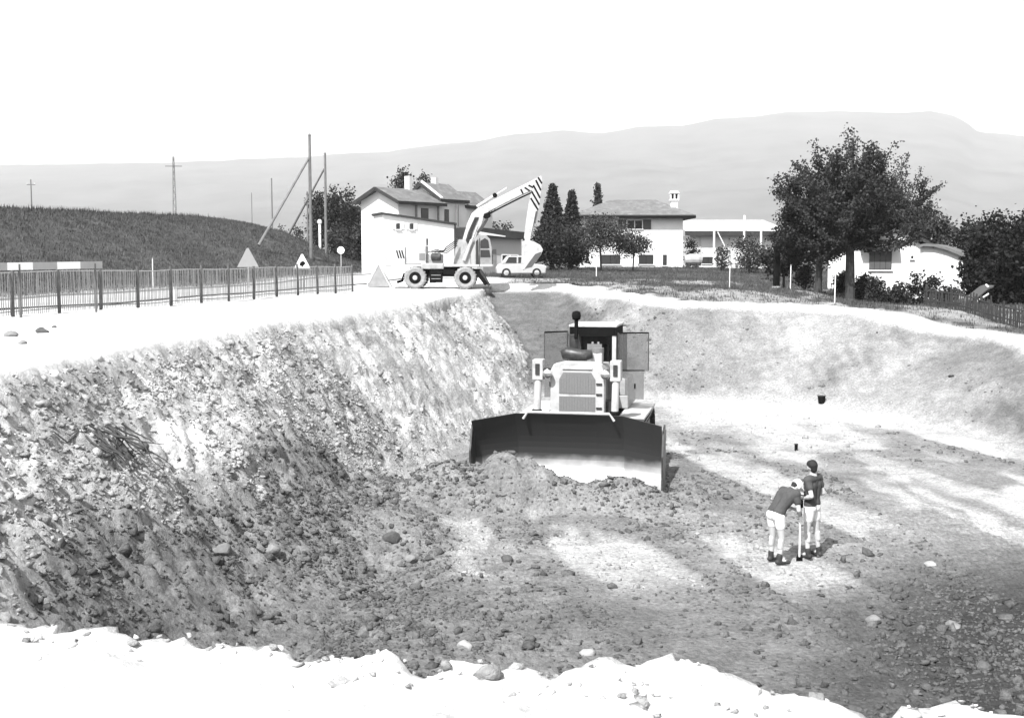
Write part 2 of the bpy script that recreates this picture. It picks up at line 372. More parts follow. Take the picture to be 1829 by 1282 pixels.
# ------------------------------------------------------------------ far mountains
def ridge(name, prof, dist, base, seed, m):
    px = np.arange(-1500, 3400, 14.0); pr = np.interp(px, [p[0] for p in prof], [p[1] for p in prof])
    zr = EYE + (460 - pr) / F_PX * dist
    xr = (px - W_PX / 2) / F_PX
    zr = zr + fbm(px / 60, px * 0 + seed, seed, 3) * dist * .0011
    rows = 46; vv = []
    for j in range(rows):
        t = j / (rows - 8)
        if t <= 1: d = mixf(base, dist, t); z = zr * t ** 1.25
        else: d = dist * (1 + (t - 1) * 1.2); z = zr * (1 - (t - 1) * 2.2)
        x = xr * d
        amp = dist * .006 * math.sin(min(1, t) * math.pi) ** .8
        z = z + fbm(x / (dist * .06), np.full_like(x, d) / (dist * .06), seed + 3, 5) * amp - amp * .3
        vv.append(np.column_stack([x, np.full_like(x, d), z - (2 if j == 0 else 0)]))
    v = np.concatenate(vv); c = len(px)
    i = (np.arange(rows - 1)[:, None] * c + np.arange(c - 1)[None, :]).ravel()
    return tag(np_mesh(name, v, np.column_stack([i, i + 1, i + c + 1, i + c]), m, smooth=True), kind='structure')
mt = mat('forest_slopes', .07, .95, .5, .004)
ridge('mountain_ridge', [(-1500, 310), (-200, 300), (10, 297), (150, 296), (290, 293), (400, 290), (440, 286), (550, 284), (600, 278), (700, 274), (760, 264), (850, 255), (920, 243), (1000, 238), (1075, 242), (1130, 232), (1220, 228), (1270, 216), (1340, 214), (1400, 206), (1500, 204), (1600, 206), (1650, 203), (1690, 210), (1715, 222), (1737, 240), (1790, 243), (1829, 248), (1950, 246), (3400, 290)], 7000, 2600, 3, mt)

# haze: the air between the camera and the mountains
hb = MB().bx(-8500, 8500, -400, 9200, -9, 1150)
hm = bpy.data.materials.new('air'); hm.use_nodes = True; hn = hm.node_tree.nodes; hn.remove(hn['Principled BSDF'])
pv = hn.new('ShaderNodeVolumePrincipled'); pv.inputs['Color'].default_value = (1, 1, 1, 1); pv.inputs['Density'].default_value = .00015; pv.inputs['Anisotropy'].default_value = 0.0
hm.node_tree.links.new(pv.outputs[0], hn['Material Output'].inputs['Volume'])
tag(hb.build('haze', hm), 'pale summer haze over the whole valley', 'haze', kind='stuff')

# ================================================================== things
rnd = random.Random(7)
paint = mat('worn_pale_paint', .3, .5, .15, 4, .05, 60, dirt=(.14, .6, 2.6), spec=.25)
paint2 = mat('pale_paint_clean', .39, .5, .1, 5, dirt=(.18, .6, 3.0), spec=.25)
steel = mat('dark_steel', .045, .45, .35, 5, .08, 40, metal=.4, dirt=(.2, .35, 4))
polished = mat('polished_blade_steel', .42, .38, .2, 3, metal=.6)
black = mat('black_paint', .008, .7, .3, 5, spec=.02)
rubber = mat('dusty_rubber', .22, .9, .3, 6, .2, 50)
rubber_dark = mat('dark_rubber', .02, .8, .3, 6)
grillm = mat('grille_mesh', .15, .7, .12, 30, .3, 150)
glass = glass_mat('dark_window_glass', .03)
pane_clear = glass_mat('dusty_door_glass', .10, .4, .3)
chrome = mat('bright_rod', .7, .2, .05, 3, metal=.9)
hole = mat('dark_opening', .008, .9, .2, 3)

# ------------------------------------------------------------------ bulldozer (local: front is -Y, x right)
D = thing('bulldozer', BLADE, -YAW, 'pale crawler bulldozer pushing soil with its wide dark blade in the pit', 'bulldozer')
def blade_part(z0, z1, m, name, parent, n=10, inset=0.0):
    # curved mouldboard with wings angled forward
    xs_ = [-2.18, -1.98, -1.25, -.6, 0, .6, 1.25, 1.98, 2.18]; yo = [-.52, -.40, -.03, 0, 0, 0, -.03, -.40, -.52]
    def curve(z): t = z / 1.62; return .36 * math.sin(math.pi * min(1, t ** .8 * .98)) - .16 * t
    vs = []; fs = []; c = len(xs_)
    for k in range(n + 1):
        z = z0 + (z1 - z0) * k / n
        for x_, y_ in zip(xs_, yo):
            zz = z + (0.0 if z > .1 else 0); drop = (abs(x_) > 1.3) * (abs(x_) - 1.3) * .16 * (z / 1.62)
            vs.append((x_, y_ + curve(z) - inset, zz - drop))
    m_ = len(vs)
    for k in range(n + 1):
        z = z0 + (z1 - z0) * k / n
        for x_, y_ in zip(xs_, yo):
            drop = (abs(x_) > 1.3) * (abs(x_) - 1.3) * .16 * (z / 1.62); vs.append((x_, y_ + curve(z) + .05, z - drop))
    for k in range(n):
        for i in range(c - 1):
            a = k * c + i; fs.append((a, a + 1, a + c + 1, a + c)); b = a + m_; fs.append((b, b + c, b + c + 1, b + 1))
    for i in range(c - 1):
        fs.append((i, i + m_, i + m_ + 1, i + 1)); a = n * c + i; fs.append((a, a + 1, a + 1 + m_, a + m_))
    for k in range(n):
        a = k * c; fs.append((a, a + c, a + c + m_, a + m_)); b = a + c - 1; fs.append((b, b + m_, b + c + m_, b + c))
    return MB().add(vs, fs).build(name, m, parent, smooth=False)
bmat = bpy.data.materials.new('shaded_blade_steel'); bmat.use_nodes = True  # pale lower and dark upper part: light and shade painted into the steel
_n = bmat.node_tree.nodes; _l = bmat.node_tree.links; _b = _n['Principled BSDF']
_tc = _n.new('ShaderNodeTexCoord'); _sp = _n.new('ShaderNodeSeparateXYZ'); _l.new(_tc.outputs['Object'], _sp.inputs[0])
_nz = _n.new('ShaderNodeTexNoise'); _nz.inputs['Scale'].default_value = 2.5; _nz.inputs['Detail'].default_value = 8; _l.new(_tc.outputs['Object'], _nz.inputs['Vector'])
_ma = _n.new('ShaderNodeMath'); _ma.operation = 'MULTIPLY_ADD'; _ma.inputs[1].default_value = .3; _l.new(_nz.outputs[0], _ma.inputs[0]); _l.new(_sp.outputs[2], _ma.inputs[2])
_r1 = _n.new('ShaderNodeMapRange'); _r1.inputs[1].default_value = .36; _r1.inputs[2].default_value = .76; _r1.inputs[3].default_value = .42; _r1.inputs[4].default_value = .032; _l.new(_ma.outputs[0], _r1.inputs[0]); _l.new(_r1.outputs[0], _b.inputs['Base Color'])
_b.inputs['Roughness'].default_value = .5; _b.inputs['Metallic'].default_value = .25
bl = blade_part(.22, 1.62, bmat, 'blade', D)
blade_part(0, .216, polished, 'cutting_edge', bl, 3)
for sx in (-1, 1):
    MB().prism([(-.72, .02), (-.05, .02), (.02, .5), (-.02, 1.1), (-.12, 1.45), (-.5, 1.36), (-.68, .8)], 0, sx * 2.185, sx * 2.225).build('end_plate', steel, bl)
MB().tube([(-1.06, -.16, 1.5), (-.95, -.165, 1.66), (.95, -.165, 1.66), (1.06, -.16, 1.5)], .032, 8).build('top_rail', paint2, bl)
MB().bx(-1.3, 1.3, .36, .5, .5, .95).build('blade_brace', steel, bl)
# push arms, tracks
for sx in (-1, 1):
    MB().bar((sx * 1.86, .3, .55), (sx * 1.86, 3.2, .72), .26, .34).build('push_arm', paint, D, .02)
    MB().bar((sx * 1.5, .25, 1.3), (sx * 1.82, 1.9, .8), .1, .1).build('tilt_brace', steel, D)
    tr = thing('track', (sx * 1.25, 0, 0)); tr.parent = D
    prof = []
    def arc(cy, cz, r, a0, a1, n):
        return [(cy + r * math.cos(rad(a0 + (a1 - a0) * i / n)), cz + r * math.sin(rad(a0 + (a1 - a0) * i / n))) for i in range(n + 1)]
    prof = arc(1.35, .56, .55, 270, 90, 10) + [(2.5, 1.16), (3.4, 1.18)] + arc(4.45, .68, .56, 90, -60, 9) + [(4.2, .03)]
    MB().prism([(p[0] + 0, p[1]) for p in prof], 0, -.10, .10).build('chain', rubber_dark, tr)
    # shoes laid round the loop
    loop = prof + [prof[0]]; seg = [0]
    for p, q in zip(loop[:-1], loop[1:]): seg.append(seg[-1] + math.hypot(q[0] - p[0], q[1] - p[1]))
    nsh = 40; first = None
    for k in range(nsh):
        s_ = seg[-1] * k / nsh
        j = max(i for i in range(len(seg) - 1) if seg[i] <= s_ + 1e-9); t = (s_ - seg[j]) / max(1e-6, seg[j + 1] - seg[j])
        p, q = loop[j], loop[j + 1]; cy, cz = p[0] + (q[0] - p[0]) * t, p[1] + (q[1] - p[1]) * t; ang = math.atan2(q[1] - p[1], q[0] - p[0])
        if first is None:
            mb = MB().bx(-.29, .29, -.115, .115, -.02, .025); mb.bx(-.29, .29, -.10, -.075, -.085, -.02)
            first = mb.build('shoe', steel, tr); sh = first
        else: sh = first.copy(); COL.objects.link(sh)
        sh.location = (0, cy, cz); sh.rotation_euler = (ang if True else 0, 0, 0)
    for cy, cz, r in ((1.35, .56, .42), (4.45, .68, .44)):
        MB().lathe([(.1, -.2), (r, -.16), (r, .16), (.1, .2)], (0, cy, cz), 0, 20).build('sprocket', steel, tr)
    for cy in (2.0, 2.5, 3.0, 3.5, 4.0): MB().lathe([(.16, -.18), (.16, .18)], (0, cy, .24), 0, 12).build('roller', steel, tr)
    MB().bx(-.14, .14, 1.5, 4.2, .38, .82).build('track_frame', paint, tr)
    MB().bx(-.33, .33, 1.55, 4.5, 1.3, 1.36).build('fender', paint2, tr, .01)
    MB().add([(.33 * sx, 1.25, 1.28), (.33 * sx, 1.55, 1.33), (-.33 * sx, 1.55, 1.33), (-.33 * sx, 1.25, 1.28), (.33 * sx, 1.22, .98), (.33 * sx, 1.28, .98), (-.33 * sx, 1.28, .98), (-.33 * sx, 1.22, .98)], [(0, 1, 2, 3), (0, 3, 7, 4), (1, 0, 4, 5), (2, 1, 5, 6), (3, 2, 6, 7), (4, 7, 6, 5)]).build('fender_flap', steel, tr)
# radiator guard and hood
G0 = 1.15
fr = MB(); fr.prism([(-.66, .75), (.66, .75), (.66, 2.5), (.58, 2.66), (.35, 2.72), (-.35, 2.72), (-.58, 2.66), (-.66, 2.5)], 1, G0, G0 + .34)
hood = fr.build('radiator_guard', paint2, D, .03)
gr1 = MB().prism([(-.44, 1.98 - .02), (.44, 1.98 - .02), (.44, 2.3), (.34, 2.47), (-.34, 2.47), (-.44, 2.3)], 1, G0 - .012, G0 + .02).build('grille', grillm, hood)
gr2 = MB().bx(-.44, .44, G0 - .012, G0 + .02, 1.18, 1.89).build('grille', grillm, hood)
for i in range(13):
    x_ = -.40 + .8 * i / 12
    MB().bx(x_ - .007, x_ + .007, G0 - .022, G0 - .012, 1.96, 2.44 if abs(x_) < .33 else 2.32).build('grille_bar', grillm, gr1)
    MB().bx(x_ - .007, x_ + .007, G0 - .022, G0 - .012, 1.19, 1.88).build('grille_bar', grillm, gr2)
for zz in (1.62, 1.95, 2.2):
    MB().bx(.46, .60, G0 - .03, G0, zz - .02, zz + .02).build('hinge', steel, hood)
MB().tube([(-.36, G0 - .01, 2.56), (.36, G0 - .01, 2.56)], .025, 8).build('nameplate_ridge', paint2, hood)
MB().prism([(-.6, 1.1), (.6, 1.1), (.6, 2.42), (.5, 2.56), (-.5, 2.56), (-.6, 2.42)], 1, G0 + .34, G0 + 2.1).build('engine_hood', paint, D, .02)
MB().bx(-.85, .85, G0 + .6, G0 + 3.2, .55, 1.25).build('belly_frame', steel, D)
for k in range(5): MB().bx(.602, .625, G0 + .5 + k * .28, G0 + .68 + k * .28, 1.5, 2.3).build('side_louvre', steel, D)
MB().bx(.62, .85, G0 + .25, G0 + .7, 1.5, 1.75).build('engine_bracket', steel, D)
# lift cylinders with their yokes
for sx in (-1, 1):
    cy = thing('lift_cylinder', (sx * .94, G0 - .12, 0)); cy.parent = D
    MB().bx(-.13, .13, -.06, .26, 2.28, 2.78).build('trunnion', paint2, cy, .025)
    MB().bx(-.05, .05, -.09, -.06, 2.42, 2.68).build('cap_plate', steel, cy)
    MB().tube([(0, .05, 2.3), (0, -.12, 1.52)], .088, 14).build('barrel', paint2, cy, smooth=False)
    MB().tube([(0, -.12, 1.52), (0, -.2, 1.12)], .04, 10).build('rod', chrome, cy)
    MB().lathe([(.1, -.05), (.13, -.02), (.13, .03), (.1, .06)], (0, -.12, 1.53), 2, 14).build('gland', black, cy)
    MB().bx(-sx * .13 - (.10 if sx > 0 else 0), -sx * .13 + (.10 if sx < 0 else 0) + 0.001, .0, .22, 2.36, 2.56).build('yoke', steel, cy)
    lm = MB().lathe([(.03, .1), (.1, .05), (.115, -.04), (.1, -.06)], (-sx * .24, -.02, 2.44), 1, 14).build('headlight', chrome, D, smooth=True)
    lm.parent = cy
# exhaust, pre-cleaner, air filter drum
MB().tube([(-.28, G0 + 1.25, 2.5), (-.28, G0 + 1.25, 3.3)], .125, 16).build('exhaust_muffler', steel, D)
MB().tube([(-.2, G0 + 1.1, 3.2), (-.2, G0 + 1.1, 3.72)], .05, 10).build('exhaust_pipe', black, D)
MB().lathe([(.03, -.12), (.1, -.09), (.115, 0), (.1, .09), (.03, .12)], (-.2, G0 + 1.1, 3.78), 2, 14).build('precleaner_bowl', black, D, smooth=True)
MB().tube([(-.52, G0 + .9, 2.82), (-.4, G0 + .9, 2.86), (-.05, G0 + .9, 2.8), (.22, G0 + .95, 2.84)], [.13, .155, .155, .11], 14).build('air_filter_drum', steel, D, smooth=True)
MB().bx(.2, .46, G0 + 1.0, G0 + 1.3, 2.55, 2.86).build('fuel_box', paint2, D, .02)
MB().tube([(.33, G0 + 1.15, 2.86), (.33, G0 + 1.15, 2.98)], .16, 14).build('filler_cap', grillm, D)
# cab
C0 = G0 + 2.05
cab = thing('cab', (0.08, C0, 0)); cab.parent = D
MB().bx(-.60, .60, 0, 1.5, 3.2, 3.44).build('roof_front', black, cab)
MB().bx(-.62, .62, -.03, 1.62, 3.442, 3.5).build('roof', paint2, cab, .015)
for sx in (-1, 1):
    MB().bx(sx * .55 - .05, sx * .55 + .05, 0, .1, 1.6, 3.22).build('pillar', paint2, cab)
    MB().bx(sx * .55 - .05, sx * .55 + .05, 1.35, 1.45, 1.6, 3.22).build('pillar', steel, cab)
    dr = thing('door', (sx * .66, .05, 0), sx * rad(-12)); dr.parent = cab
    a, b = (0, .8) if sx > 0 else (-.6, 0)
    MB().bx(a, b, -.012, .012, 2.35, 3.28).build('pane', pane_clear, dr)
    MB().bx(a, b - .12 if sx > 0 else b, -.012, .012, 1.62, 2.33).build('lower_panel', glass_mat('scuffed_door_panel', .15, .6, .5), dr)
    MB().bar((a, 0, 3.3), (b, 0, 3.32), .03, .04).build('door_rail', black, dr)
    MB().bar((a, 0, 2.34), (b - (.1 if sx > 0 else 0), 0, 2.36), .03, .03).build('door_rail', black, dr)
    xo = b if sx > 0 else a
    MB().bar((xo, 0, 2.36), (xo, 0, 3.3), .02, .02).build('door_stile', steel, dr)
    xi = a if sx > 0 else b
    MB().bar((xi, 0, 1.62), (xi, 0, 3.3), .05, .04).build('door_stile', steel, dr)
    MB().bx(sx * .45 - .02, sx * .45 + .02, -.03, -.012, 1.9, 2.02).build('door_handle', black, dr)
MB().bx(-.66, .66, .0, .08, 1.6, 2.55).build('dashboard', steel, cab)
MB().bx(-.3, .3, .75, .95, 2.0, 2.95).build('seat_back', rubber_dark, cab, .04)
MB().bx(-.32, .32, .5, .95, 1.95, 2.1).build('seat_cushion', rubber_dark, cab, .04)
for x_ in (-.05, .1): MB().tube([(x_, .2, 2.4), (x_ + .01, .25, 3.05)], .028, 8).build('lever', chrome, cab)
MB().bx(-.16, .22, .1, .18, 2.55, 3.0).build('instrument_frame', grillm, cab)
MB().bx(-.72, .72, 1.46, 1.5, 1.7, 3.22).build('rear_guard', steel, cab)
MB().bx(-1.0, 1.0, G0 + 2.0, G0 + 3.9, 1.37, 1.7).build('platform', paint, D, .02)
MB().bx(-.95, -.74, C0, C0 + 1.2, 1.7, 2.15).build('side_tank', paint, D, .03); MB().bx(.78, 1.0, C0, C0 + 1.2, 1.7, 2.15).build('side_tank', paint, D, .03)
MB().bx(-.8, .8, G0 + 3.6, G0 + 4.1, 1.0, 2.2).build('rear_tank', paint, D, .05)

# ------------------------------------------------------------------ wheeled excavator (local x right, y away, z up; seen from its side)
ex0 = at(742, 512, 60.0); E = thing('wheeled_excavator', (ex0.x, 60.0, hz(ex0.x, 60.0)), 0, 'pale wheeled excavator with boom raised and striped arm, beside the pit edge', 'excavator')
M_ = 60.0 / F_PX
def ep(px, py): return ((px - 742) * M_, (512 - py) * M_)
def wheel(parent, x, y):
    w = thing('wheel', (x, y, .56)); w.parent = parent
    ty = MB().lathe([(.3, -.16), (.46, -.2), (.53, -.17), (.56, -.1), (.56, .1), (.53, .17), (.46, .2), (.3, .16)], (0, 0, 0), 1, 28)
    for k in range(22):
        t = 2 * math.pi * k / 22; R_ = Matrix.Rotation(-t, 3, 'Y'); ty.box(R_ @ Vector((.565, (-.08 if k % 2 else .08), 0)), (.05, .2, .06), R_)
    ty.build('tyre', rubber, w)
    MB().lathe([(.08, -.19), (.12, -.2), (.14, -.12), (.27, -.1), (.31, -.17), (.31, .17), (.1, .17)], (0, 0, 0), 1, 24).build('rim', paint2, w)
    MB().lathe([(.31, -.165), (.2, -.115), (.2, -.105), (.305, -.15)], (0, 0, 0), 1, 24).build('rim_dish', black, w)
    MB().lathe([(.02, -.27), (.1, -.26), (.12, -.2), (.12, -.1)], (0, 0, 0), 1, 14).build('hub', paint2, w)
for x in (0.0, 2.543):
    for y in (0.0, 1.75): wheel(E, x, y)
ch = MB(); ch.bx(-.35, 3.3, .35, 1.4, .62, 1.0); ch.build('chassis', black, E)
MB().bx(.72, 1.05, -.05, 1.8, .3, .98).build('side_frame', black, E, .03)
st = MB().bx(.75, 1.38, -.12, .34, .32, .95).build('step_box', black, E, .02)
for z in (.5, .68): MB().bx(.82, 1.3, -.16, -.12, z, z + .03).build('step', rubber, st)
MB().bx(1.38, 2.0, .0, .34, .72, .98).build('tool_box', black, E, .02)
for x in (0.0, 2.543): MB().tube([(x, 0, .56), (x, 1.75, .56)], .12, 10).build('axle', black, E)
for y in (.1, 1.6):
    leg = MB().bar((3.1, y, .9), (3.62, y, .22), .16, .2).build('stabiliser_leg', black, E)
    MB().bx(3.42, 3.85, y - .22, y + .22, .0, .07).build('stabiliser_foot', steel, leg)
    MB().bar((3.3, y, .95), (3.75, y, .15), .09, .1).build('stabiliser_strut', steel, E)
MB().tube([(-.35, .9, .8), (-.65, .9, .72), (-.75, .9, .4), (-1.02, .9, .32)], .07, 8).build('tow_hook', black, E)
MB().bx(-.45, -.3, .1, 1.7, .55, .85).build('bumper', black, E)
MB().lathe([(.75, 0), (.75, .16)], (1.7, .88, 1.0), 2, 24).build('slew_ring', black, E)
UP = thing('upper_body', (0, 0, 0)); UP.parent = E
MB().bx(-1.2, 3.95, .0, 1.8, 1.12, 1.24).build('deck', paint2, UP, .02)
MB().bx(.3, 1.45, -.04, .35, 1.0, 1.3).build('side_locker', paint, UP, .04)
cw = MB().prism([(-1.75, 1.3), (-1.5, 1.14), (-.5, 1.14), (-.5, 2.12), (-1.1, 2.12), (-1.6, 1.9), (-1.75, 1.6)], 1, .02, 1.78).build('counterweight', paint2, UP, .05)
for k in range(3):
    MB().add([(-.98 + .13 * k, .012, 1.95), (-.91 + .13 * k, .012, 1.95), (-.80 + .13 * k, .012, 1.55), (-.87 + .13 * k, .012, 1.55)], [(0, 1, 2, 3)]).build('hazard_stripe', black, cw)
MB().bx(-.48, .55, .05, 1.75, 1.24, 2.2).build('engine_cover', paint2, UP, .06)
MB().bx(.2, .5, .035, .05, 1.45, 1.8).build('cover_vent', grillm, UP)
MB().bx(.56, 1.35, .3, 1.5, 1.24, 1.75).build('hydraulic_tank', paint, UP, .03)
MB().lathe([(.16, -.25), (.2, -.2), (.2, .2), (.16, .25)], (1.05, .25, 1.62), 0, 14).build('hose_reel', steel, UP)
MB().tube([(.6, .15, 2.2), (.6, .15, 2.55)], .05, 8).build('exhaust_pipe', steel, UP)
for k in range(4):
    MB().tube([(.65 + .16 * k, .1 + .1 * k, 1.85), (1.1 + .1 * k, .08, 2.0 - .05 * k), (1.55, .3, 1.8 + .1 * k), (2.1, .6, 2.2 + .1 * k)], .026, 6).build('hose', rubber_dark, UP)
cb = thing('cab', (0, 0, 0)); cb.parent = UP
def cabp(pts): return [ep(*p) for p in pts]
cpts = cabp([(848, 473), (848, 424), (854, 416), (868, 416), (875, 424), (879, 440), (879, 473)])
MB().prism(cpts, 1, .02, .95).build('shell', mat('cab_grey_paint', .2, .5, .2, 3, dirt=(.4, .4, 3)), cb, .04)
for a in ([(858, 456), (858, 443), (874, 443), (876, 456)], [(858, 440), (858, 427), (866, 422), (872, 426), (874, 440)], [(850, 470), (850, 428), (854, 424), (855.5, 470)]):
    MB().prism(cabp(a), 1, .005, .03).build('window', glass, cb)
MB().prism(cabp([(877.5, 470), (877.5, 444), (880, 444), (880, 470)]), 1, .1, .88).build('windscreen', glass, cb)
MB().bx(*[ep(856, 0)[0], ep(857, 0)[0]], -.005, .02, ep(0, 472)[1], ep(0, 422)[1]).build('door_seam', black, cb)
def plate(poly, y0, y1, name, m, par, bev=.02): return MB().prism([ep(*p) for p in poly], 1, y0, y1).build(name, m, par, bev)
BY0, BY1 = .98, 1.42
MB().prism([ep(*p) for p in [(808, 472), (812, 440), (818, 424), (830, 424), (838, 440), (840, 472)]], 1, BY0 - .1, BY0 - .04).build('boom_bracket', paint, UP)
MB().prism([ep(*p) for p in [(808, 472), (812, 440), (818, 424), (830, 424), (838, 440), (840, 472)]], 1, BY1 + .04, BY1 + .1).build('boom_bracket', paint, UP)
bo = plate([(813, 462), (826, 420), (833, 396), (841, 378), (852, 368), (866, 361), (905, 341), (948, 320), (964, 311), (967, 316), (966, 328), (955, 334), (930, 345), (890, 365), (873, 374), (864, 384), (857, 404), (846, 432), (833, 466), (822, 470)], BY0, BY1, 'boom', paint2, E, .03)
MB().prism([ep(*p) for p in [(873, 376), (890, 367.5), (930, 347.5), (951, 338), (951, 340), (930, 350), (890, 370), (874, 378.5)]], 1, BY0 + .02, BY1 - .02).build('boom_under_shade', black, bo)  # shade along the boom's underside, added as a thin black strip
for a, b, r1, r2, nm in (((828, 462), (852, 400), .1, .055, 'boom_cylinder'), ((851, 372), (905, 338), .085, .045, 'stick_cylinder')):
    ax, az_ = ep(*a); bx_, bz = ep(*b)
    for yy in ((BY0 - .18, BY1 + .18) if nm == 'boom_cylinder' else ((BY0 + BY1) / 2,)):
        mx, mz = ax + (bx_ - ax) * .6, az_ + (bz - az_) * .6
        if nm == 'stick_cylinder': az2, mz2, bz2 = az_ + .2, mz + .2, bz + .2
        else: az2, mz2, bz2 = az_, mz, bz
        o = MB().tube([(ax, yy, az2), (mx, yy, mz2)], r1, 12).build(nm, paint2, bo)
        MB().tube([(mx, yy, mz2), (bx_, yy, bz2)], r2, 10).build('rod', chrome, o)
        if nm == 'stick_cylinder':
            MB().lathe([(.12, -.24), (.12, .24)], (mx, yy, mz2), 1, 12).build('cylinder_clamp', black, o)
for k in range(4):
    zx = 828 + 6 * k
    MB().tube([(ep(822 + 3 * k, 458)[0], BY0 - .03, ep(0, 458)[1]), (ep(836 + 2 * k, 410)[0], BY0 - .05, ep(0, 410)[1]), (ep(848 + 2 * k, 384)[0], BY0 - .03, ep(0, 384)[1])], .022, 6).build('hose', rubber_dark, bo)
MB().prism([ep(*p) for p in [(864, 378), (874, 374), (876, 382), (868, 388), (862, 384)]], 1, BY0 - .1, BY1 + .1).build('cylinder_lug', black, bo)
MB().prism([ep(*p) for p in [(868, 386), (872, 388), (862, 404), (853, 414), (851, 410)]], 1, BY0 - .16, BY0 - .04).build('hose_guard', steel, bo)
SY0, SY1 = BY0 + .06, BY1 - .06
sk = plate([(966, 309), (969, 316), (966, 345), (962, 372), (957, 374), (952, 400), (946, 428), (938, 428), (936, 420), (941, 380), (946, 350), (951, 334)], BY0 - .06, BY0 + .0, 'stick', paint2, E, .01)
plate([(966, 309), (969, 316), (966, 345), (962, 372), (957, 374), (952, 400), (946, 428), (938, 428), (936, 420), (941, 380), (946, 350), (951, 334)], BY1, BY1 + .06, 'stick_side', paint2, sk, .01)
plate([(962, 330), (966, 345), (962, 370), (957, 373), (952, 400), (946, 426), (940, 426), (944, 390), (950, 345)], BY0 + .001, BY1 - .001, 'stick_core', paint, sk, .0)
def stripe(a, b, w, y, par):
    (x0, z0), (x1, z1) = ep(*a), ep(*b); d = Vector((x1 - x0, 0, z1 - z0)).normalized(); n = Vector((-d.z, 0, d.x)) * w
    p = [Vector((x0, y, z0)) - n, Vector((x1, y, z1)) - n, Vector((x1, y, z1)) + n, Vector((x0, y, z0)) + n]
    MB().add([q for q in p] + [q + Vector((0, .012, 0)) for q in p], [(0, 1, 2, 3), (7, 6, 5, 4), (0, 4, 5, 1), (1, 5, 6, 2), (2, 6, 7, 3), (3, 7, 4, 0)]).build('stripe', black, par)
for a, b in (((957, 318), (966, 336)), ((961, 313), (968, 324)), ((952.5, 327), (965, 350)), ((949.5, 338), (963.5, 362)), ((948, 350), (961, 371))):
    stripe(a, b, .045, BY0 - .075, sk)
for a, b in (((930, 334), (934, 342)), ((937, 331), (946, 337)), ((944, 327), (952, 331))): stripe(a, b, .04, BY0 - .0142, bo)
(x0, z0), (x1, z1) = ep(955, 372), ep(946, 418)
bc = MB().tube([(x0 + .12, 1.2, z0), ((x0 + x1) / 2 + .12, 1.2, (z0 + z1) / 2)], .07, 10).build('bucket_cylinder', paint, sk)
MB().tube([((x0 + x1) / 2 + .12, 1.2, (z0 + z1) / 2), (x1 + .1, 1.2, z1)], .04, 8).build('rod', chrome, bc)
bk = thing('bucket', (0, 0, 0)); bk.parent = E
bp_ = [(932, 428), (942, 424), (954, 428), (965, 434), (970, 442), (966, 452), (950, 474), (934, 478), (930, 474), (932, 452)]
for yy in (.62, 1.72): MB().prism([ep(*p) for p in bp_], 1, yy, yy + .05).build('side_plate', paint2, bk)
back = [(942, 424), (954, 428), (965, 434), (970, 442), (966, 452), (950, 474)]
bm_ = MB()
for p, q in zip(back[:-1], back[1:]):
    (xa, za), (xb, zb) = ep(*p), ep(*q); bm_.add([(xa, .67, za), (xb, .67, zb), (xb, 1.72, zb), (xa, 1.72, za), (xa - .04, .67, za - .03), (xb - .04, .67, zb - .03), (xb - .04, 1.72, zb - .03), (xa - .04, 1.72, za - .03)], [(0, 1, 2, 3), (7, 6, 5, 4), (0, 4, 5, 1), (1, 5, 6, 2), (2, 6, 7, 3), (3, 7, 4, 0)])
bm_.build('shell', mat('bucket_back', .3, .6, .2, 4, dirt=(.12, .5, 3)), bk)
MB().prism([ep(*p) for p in [(967, 446), (965, 453), (950, 473), (937, 476), (956, 450)]], 1, .6, .62).build('shade_plate', mat('bucket_shade', .07, .6, .2, 5), bk)  # shade on the lower bucket, added as a dark plate
for k in range(4):
    xa, za = ep(944, 474); MB().bar((xa, .75 + .3 * k, za), (xa - .28, .75 + .3 * k, za - .12), .1, .05).build('tooth', steel, bk)
MB().prism([ep(*p) for p in [(934, 424), (946, 416), (949, 419), (936, 429)]], 1, .95, 1.45).build('bucket_link', black, bk)

# ------------------------------------------------------------------ lattice fence along the road side
lath = mat('grey_fence_lath', .17, .9, .35, 5); fpost = mat('fence_post_wood', .09, .9, .3, 4)
f0 = Vector((-13.6, 32.0, 0)); fdv = Vector((.2425, .9701, 0)); FS = 2.06
FE = thing('lath_fence', (f0.x, f0.y, 0), 0, 'long grey lath fence with thin upright slats between road and pale strip', 'fence')
slat0 = MB().box((0, 0, .62), (.022, .014, 1.18)).build('slat', lath, FE); slat0.data.name = 'slat'
def fpos(sd_): p = fdv * sd_; return Vector((p.x, p.y, hz(f0.x + p.x, f0.y + p.y)))
fang = math.atan2(fdv.y, fdv.x)
ns = 290; Lf = FS * 12.2
for k in range(-6, ns - 6):
    o = slat0 if k == -6 else slat0.copy()
    if k != -6: COL.objects.link(o)
    o.location = fpos(k * Lf / ns + rnd.uniform(-.012, .012)); o.rotation_euler = (rnd.uniform(-.02, .02), rnd.uniform(-.015, .015), fang); o.scale.z = rnd.uniform(.97, 1.03)
for k in range(0, 13):
    p = fpos(k * FS); ln = rnd.uniform(-.04, .04)
    MB().tube([p + Vector((.03, -.05, -.3)), p + Vector((.03 + ln * .4, -.05, .6)), p + Vector((.03 + ln, -.05, 1.3 + rnd.uniform(-.03, .05)))], [.055, .05, .045], 8).build('post', fpost, FE)
for hgt, m, nm, r in ((1.2, mat('galvanised_wire', .3, .5, .1), 'top_wire', .016), (.14, lath, 'bottom_wire', .014), (.68, lath, 'middle_wire', .006)):
    MB().tube([fpos(k * FS / 2) + Vector((.02, -.02, hgt + .015 * math.sin(k))) for k in range(-1, 25)], r, 5).build(nm, m, FE)
